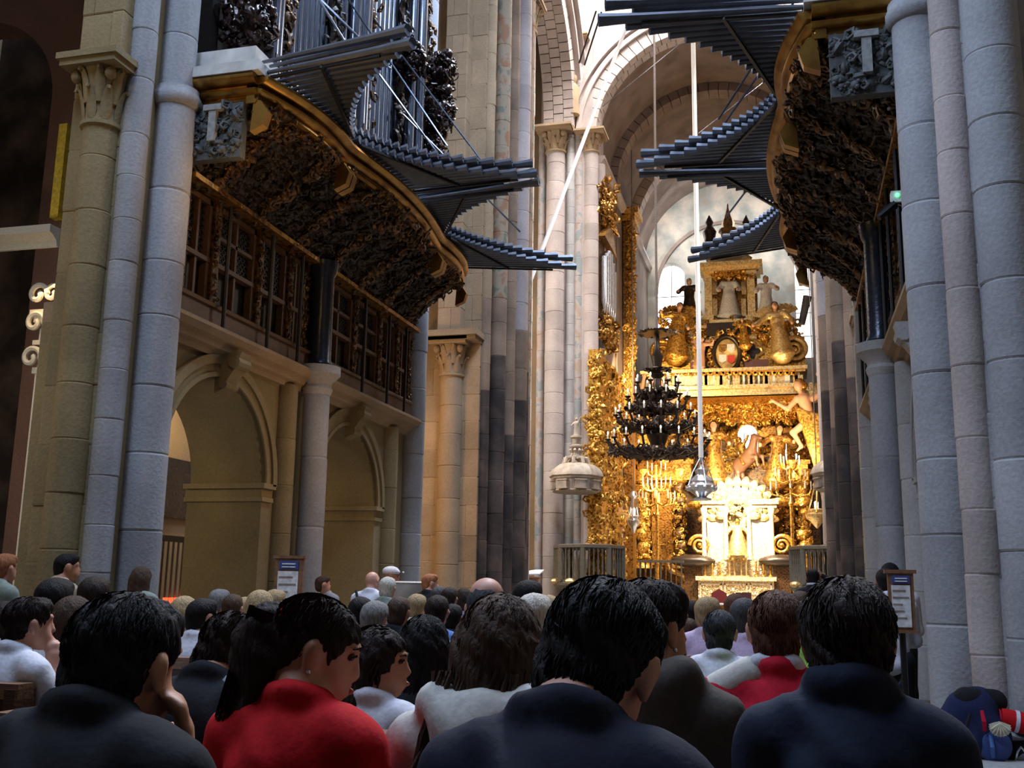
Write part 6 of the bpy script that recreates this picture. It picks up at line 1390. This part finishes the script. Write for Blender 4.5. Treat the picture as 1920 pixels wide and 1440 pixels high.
for lab, px, py, D, sh_, hr_, st_ in bg:
    person(lab, px, py, D, sh_, hr_, random.choice('ab'), st_, fine=False, yaw=random.uniform(-.25, .15), lean=.1, hyaw=random.uniform(-.4, .3))
person('man with dark hair and grey sides in a white shirt', 1350, 1188, 5.1, 'white', 'darkgrey', 'b', 'short', fine=True, yaw=-.05)
person('balding man with grey sides beyond the long brown hair', 912, 1146, 4.3, 'grey', 'darkgrey', 'b', 'crew', fine=False, hyaw=.25, extra=lambda t, put, S, hp, HM: put('bald_crown', SDF(.02).ell(hp((.0, -.02, .062)), (.07, .085, .072), HM).mesh('bald_crown', .012), SK['b']))
def x_strap(t, put, S, hp, HM):
    q = MB(); q.tube([S((-.16, -.06, 1.06)), S((-.10, -.125, .95)), S((0, -.14, .80)), S((.12, -.135, .66)), S((.18, -.10, .55))], .016, 6); put('bag_strap', q.mesh('bag_strap'), CL['black'])
person('bald man in a pale shirt with a black bag strap, standing', 699, 1090, 10.6, 'white', 'grey', 'b', 'bald', stand=True, fine=False, extra=x_strap, hyaw=-.3)
person('standing woman with blond hair beside the bald man', 727, 1104, 9.8, 'sage', 'white', 'b', 'short', stand=True, fine=False, sc=.92)
def x_cap(t, put, S, hp, HM):
    s_ = SDF(.02); s_.ell(hp((0, -.01, .055)), (.09, .11, .065), HM); s_.cap(hp((-.05, .09, .045)), hp((.05, .09, .045)), .02); s_.cap(hp((-.04, .15, .04)), hp((.04, .15, .04)), .016); put('cap', s_.mesh('cap', .014), CL['white'])
person('standing person in a white peaked cap beside the second left pier', 734, 1079, 12.4, 'grey', 'dark', 'c', 'bald', stand=True, fine=False, extra=x_cap, hyaw=-1.2)
person('ginger haired man in a dark jacket standing by the stone basin', 808, 1094, 11.4, 'black', 'red', 'b', 'short', stand=True, fine=False, hyaw=-.7, yaw=-.3)
person('reddish faced man standing in the second arch', 606, 1096, 12.2, 'grey', 'brown', 'b', 'crew', stand=True, fine=False, hyaw=2.6, yaw=2.8)
def x_white(t, put, S, hp, HM):
    q = MB(); pts = [S((.066*math.cos(a), -.012+.062*math.sin(a), 1.098)) for a in np.linspace(0, 2*PI, 17)]; q.tube(pts, .016, 6); put('collar', q.mesh('collar'), CL['white'])
person('man in black suit with white collar raising his arm to his head', 1524, 1084, 12.5, 'black', 'black', 'c', 'crew', stand=True, fine=False, extra=x_white,
       arms=(((-.22, .06, .70), (-.2, .12, .48)), ((.36, .03, 1.07), (.12, .06, 1.22)), ((0, .2, -1), (-1, .1, .3)), (0, 1, .2)))
person('person in a white shirt and black trousers standing behind the right board', 1661, 1092, 8.3, 'white', 'black', 'c', 'short', stand=True, fine=False, trousers='black', sc=.93)
person('dark haired person standing beyond the right board', 1669, 1080, 9.0, 'white', 'black', 'c', 'short', stand=True, fine=False, trousers='black')

# ================================================================== boards, basin, luggage
def board(label, px, y0, y1, D, wpx, yaw):
    c = atD(px, (y0+y1)/2, D); k = D/CAM_F; H = (y1-y0)*k; W = wpx*k; t = thing('information_board', label, 'sign', (c.x, c.y, 0), 'information boards'); t.rotation_euler = (0, 0, yaw); z0, z1 = c.z-H/2, c.z+H/2
    def loc(mb, nm_, mt, sm=0): me = mb.mesh(nm_, sm); me.materials.append(mt); o = bpy.data.objects.new(nm_, me); COL.objects.link(o); o.parent = t; return o
    q = MB(); q.box((-W/2, -.02, z0), (W/2, .02, z1)); q.box((-W/2-.02, -.03, z1), (W/2+.02, .03, z1+.025)); q.box((-W/2-.02, -.03, z0-.02), (W/2+.02, .03, z0)); loc(q, 'board_frame', M['boardwood'])
    q = MB(); q.box((-W*.38, -.028, z0+.02), (W*.34, -.02, z1-H*.21)); po = loc(q, 'poster', M['linen'])
    q = MB(); q.box((-W*.34, -.032, z1-H*.18), (W*.34, -.02, z1-H*.04)); loc(q, 'title_panel', CL['blue'])
    for i in range(2): q = MB(); q.box((-W*.24, -.036, z1-H*(.10+.05*i)), (W*.24, -.03, z1-H*(.08+.05*i))); loc(q, 'title_line', M['linen'])
    for i, wd in enumerate((.5, .62, .35, .42, .5)): q = MB(); q.box((-W*.34, -.031, z1-H*(.32+.12*i)), (-W*.34+W*wd, -.026, z1-H*(.295+.12*i))); loc(q, 'text_line', M['inkgrey'])
    q = MB(); q.tube([(0, .03, 0), (0, .03, z0+.1)], .022, 8); q.lathe([(.2, 0), (.2, .02), (.03, .05)], (0, .03, 0), 16); loc(q, 'stand', M['iron'], 30)
M['boardwood'] = plain('board_wood', (.24, .115, .06), .5); M['inkgrey'] = plain('print_grey', (.30, .24, .20), .8)
board('framed white notice board in front of the slim left column', 541, 1048, 1160, 9.2, 54, .18)
board('framed white notice board in front of the right organ column', 1690, 1076, 1180, 7.2, 46, .05)
bc = atD(765, 1115, 12.0); t = thing('stone_basin', 'large rough pale stone basin with light rim behind the seated crowd', 'basin', (bc.x, bc.y, 0)); zr = atD(765, 1090, 12.0).z; zb_ = atD(765, 1140, 12.0).z
q = MB(); q.lathe([(0, zb_-.02), (.16, zb_), (.2, zb_+.05), (.24, zr-.06), (.25, zr-.03), (.21, zr-.03), (.17, zr-.12), (0, zr-.16)], (bc.x, bc.y, 0), 20); q.build('bowl', M['marble'], t, 40)
q = MB(); q.lathe([(.24, zr-.03), (.255, zr-.015), (.24, zr), (.2, zr-.01), (.21, zr-.03)], (bc.x, bc.y, 0), 20); q.build('rim', M['white'], t, 40)
q = MB(); q.lathe([(.2, 0), (.2, .08), (.1, .16), (.08, zb_-.1), (.14, zb_)], (bc.x, bc.y, 0), 16); q.build('pedestal', M['marble'], t, 40)
# rucksack with scallop shell, red sleeping mat, dark bag, small things on the floor by the first right pier
def floor_at(px, py, z=0.0): d = ray(px, py); return CP+d*((z-CAM_H)/d.z)
fb = floor_at(1835, 1418, .28)
q = MB(); q.box((.50, 6.3, 0), (3.2, 7.70, .28)); q.build('stone_bench', M['granite_b'], None, 0, 'low stone ledge in front of the first right pier', 'ledge', kind='structure'); k = (fb-CP).dot(_fw)/CAM_F; U = lambda px, py, f_=0: fb+_r0*((px-1835)*k)+Vector((0, 0, (1418-py)*k))+Vector((-math.sin(YAW), math.cos(YAW), 0))*f_
t = thing('rucksack', 'dark blue hiking rucksack with a white scallop shell leaning at the right pier', 'rucksack', fb)
def lump(nm_, s_, mat, par, h=.014, noise=None): me = s_.mesh(nm_, h, noise); me.transform(Matrix.Translation(-org(par))); me.materials.append(mat); o = bpy.data.objects.new(nm_, me); COL.objects.link(o); o.parent = par; return o
s_ = SDF(.06); s_.cap(U(1832, 1395), U(1838, 1335), .15, .15); s_.ell(U(1842, 1380, -.08), (.15, .11, .14)); s_.cap(U(1800, 1350), U(1815, 1330), .12, .11); s_.cap(U(1780, 1372), U(1790, 1360), .08, .08)
lump('pack_body', s_, CL['rucknavy'], t, .016, lambda P: .006*np.sin(P[..., 2]*30+P[..., 0]*17))
s_ = SDF(.05); s_.cap(U(1815, 1316, -.03), U(1868, 1318, -.03), .085, .08); lump('pack_lid', s_, CL['black'], t, .015)
s_ = SDF(.05); s_.ell(U(1845, 1392, -.16), (.11, .05, .11)); lump('front_pocket', s_, CL['blue'], t, .014)
for a, b, m_ in (((1822, 1330), (1826, 1365), 'polo'), ((1834, 1372), (1838, 1412), 'denim'), ((1800, 1336), (1782, 1378), 'black')):
    q = MB(); q.tube([U(*a, -.20), U((a[0]+b[0])/2-3, (a[1]+b[1])/2, -.23), U(*b, -.19)], [.012, .014, .012], 6); q.build('strap', CL[m_], t)
q = MB(); c = U(1848, 1358, -.24); pts = []
for i in range(29):
    a = PI*1.18*i/28-.09*PI; r_ = .062*(1+.05*math.cos(i*PI)); pts.append((r_*math.cos(a)*1.05, -r_*math.sin(a)*.9))
pts += [(-.03, .03), (0, .038), (.03, .03)]
q.prism(pts, c, (1, 0, 0), (0, 0, 1), (0, .014, 0))
for i in range(7):
    a = PI*(.08+.84*i/6); q.tube([c+Vector((0, -.004, .028)), c+Vector((math.cos(a)*.03, -.012, -.02*math.sin(a)+.01)), c+Vector((math.cos(a)*.06, -.004, -math.sin(a)*.052))], [.004, .009, .004], 5)
q.build('scallop_shell', M['shell'], t, 40)
t2 = thing('sleeping_mat', 'rolled red sleeping mat with pale strap lying on the dark bag', 'mat', U(1905, 1390))
a, b = U(1868, 1346, -.1), U(1960, 1362, -.18); dv = (b-a).normalized(); rr_ = .062*1.1; q = MB(); sp_ = []
q.tube([a, a+dv*.01, b], [rr_*.94, rr_, rr_], 22); q.build('roll', CL['red'], t2, 40)
q = MB(); up_ = Vector((0, 0, 1)); sd = dv.cross(up_).normalized(); q.tube([a-dv*.004+(sd*math.cos(t_)+up_*math.sin(t_))*rr_*(.9-.08*t_/2.2) for t_ in np.linspace(0, 17, 60)], .004, 5); q.build('spiral_edge', CL['polo'], t2)
for f_ in (.28, .62): q = MB(); p_ = a.lerp(b, f_); q.tube([p_-dv*.012, p_+dv*.012], [rr_*1.04, rr_*1.04], 22); q.build('strap', CL['white'], t2, 40)
t3 = thing('duffel_bag', 'black bag with grey front lying in the bottom right corner', 'bag', U(1905, 1432))
s_ = SDF(.05); s_.cap(U(1880, 1412, -.05), U(1960, 1408, -.1), .085, .09); lump('bag_body', s_, CL['black'], t3); s_ = SDF(.03); s_.ell(U(1912, 1420, -.15), (.10, .03, .06)); lump('bag_front', s_, CL['grey'], t3)
q = MB(); q.tube([U(1884, 1418, -.15), U(1886, 1402, -.17), U(1893, 1394, -.17), U(1899, 1402, -.17)], .007, 6); q.build('buckle', M['silver'], t3)
t4 = thing('small_bag', 'small tan shoulder bag on the floor beside the rucksack', 'bag', U(1776, 1418)); s_ = SDF(.03); s_.ell(U(1776, 1398, -.02), (.05, .05, .075)); lump('bag_body', s_, CL['beige'], t4); s_ = SDF(.02); s_.ell(U(1778, 1408, -.05), (.045, .035, .04)); lump('bag_flap', s_, M['pew_top'], t4)
t5 = thing('food_bag', 'yellow and pale parcel on the plinth behind the jacket man', 'parcel', U(1700, 1320, .3)); s_ = SDF(.03); s_.ell(U(1703, 1312, .3), (.07, .06, .05)); lump('parcel', s_, CL['yellow'], t5); s_ = SDF(.03); s_.ell(U(1688, 1296, .3), (.05, .05, .035)); lump('wrapper', s_, CL['cream'], t5)
t6 = thing('umbrella', 'slim folded dark umbrella leaning against the right pier', 'umbrella', U(1728, 1345, .4)); q = MB(); q.tube([U(1726, 1346, .4), U(1732, 1310, .4), U(1739, 1292, .4)], [.03, .028, .006], 8); q.build('folded_canopy', CL['steel'], t6); q = MB(); q.tube([U(1739, 1292, .4), U(1741, 1284, .4)], .006, 6); q.build('tip', M['iron'], t6)
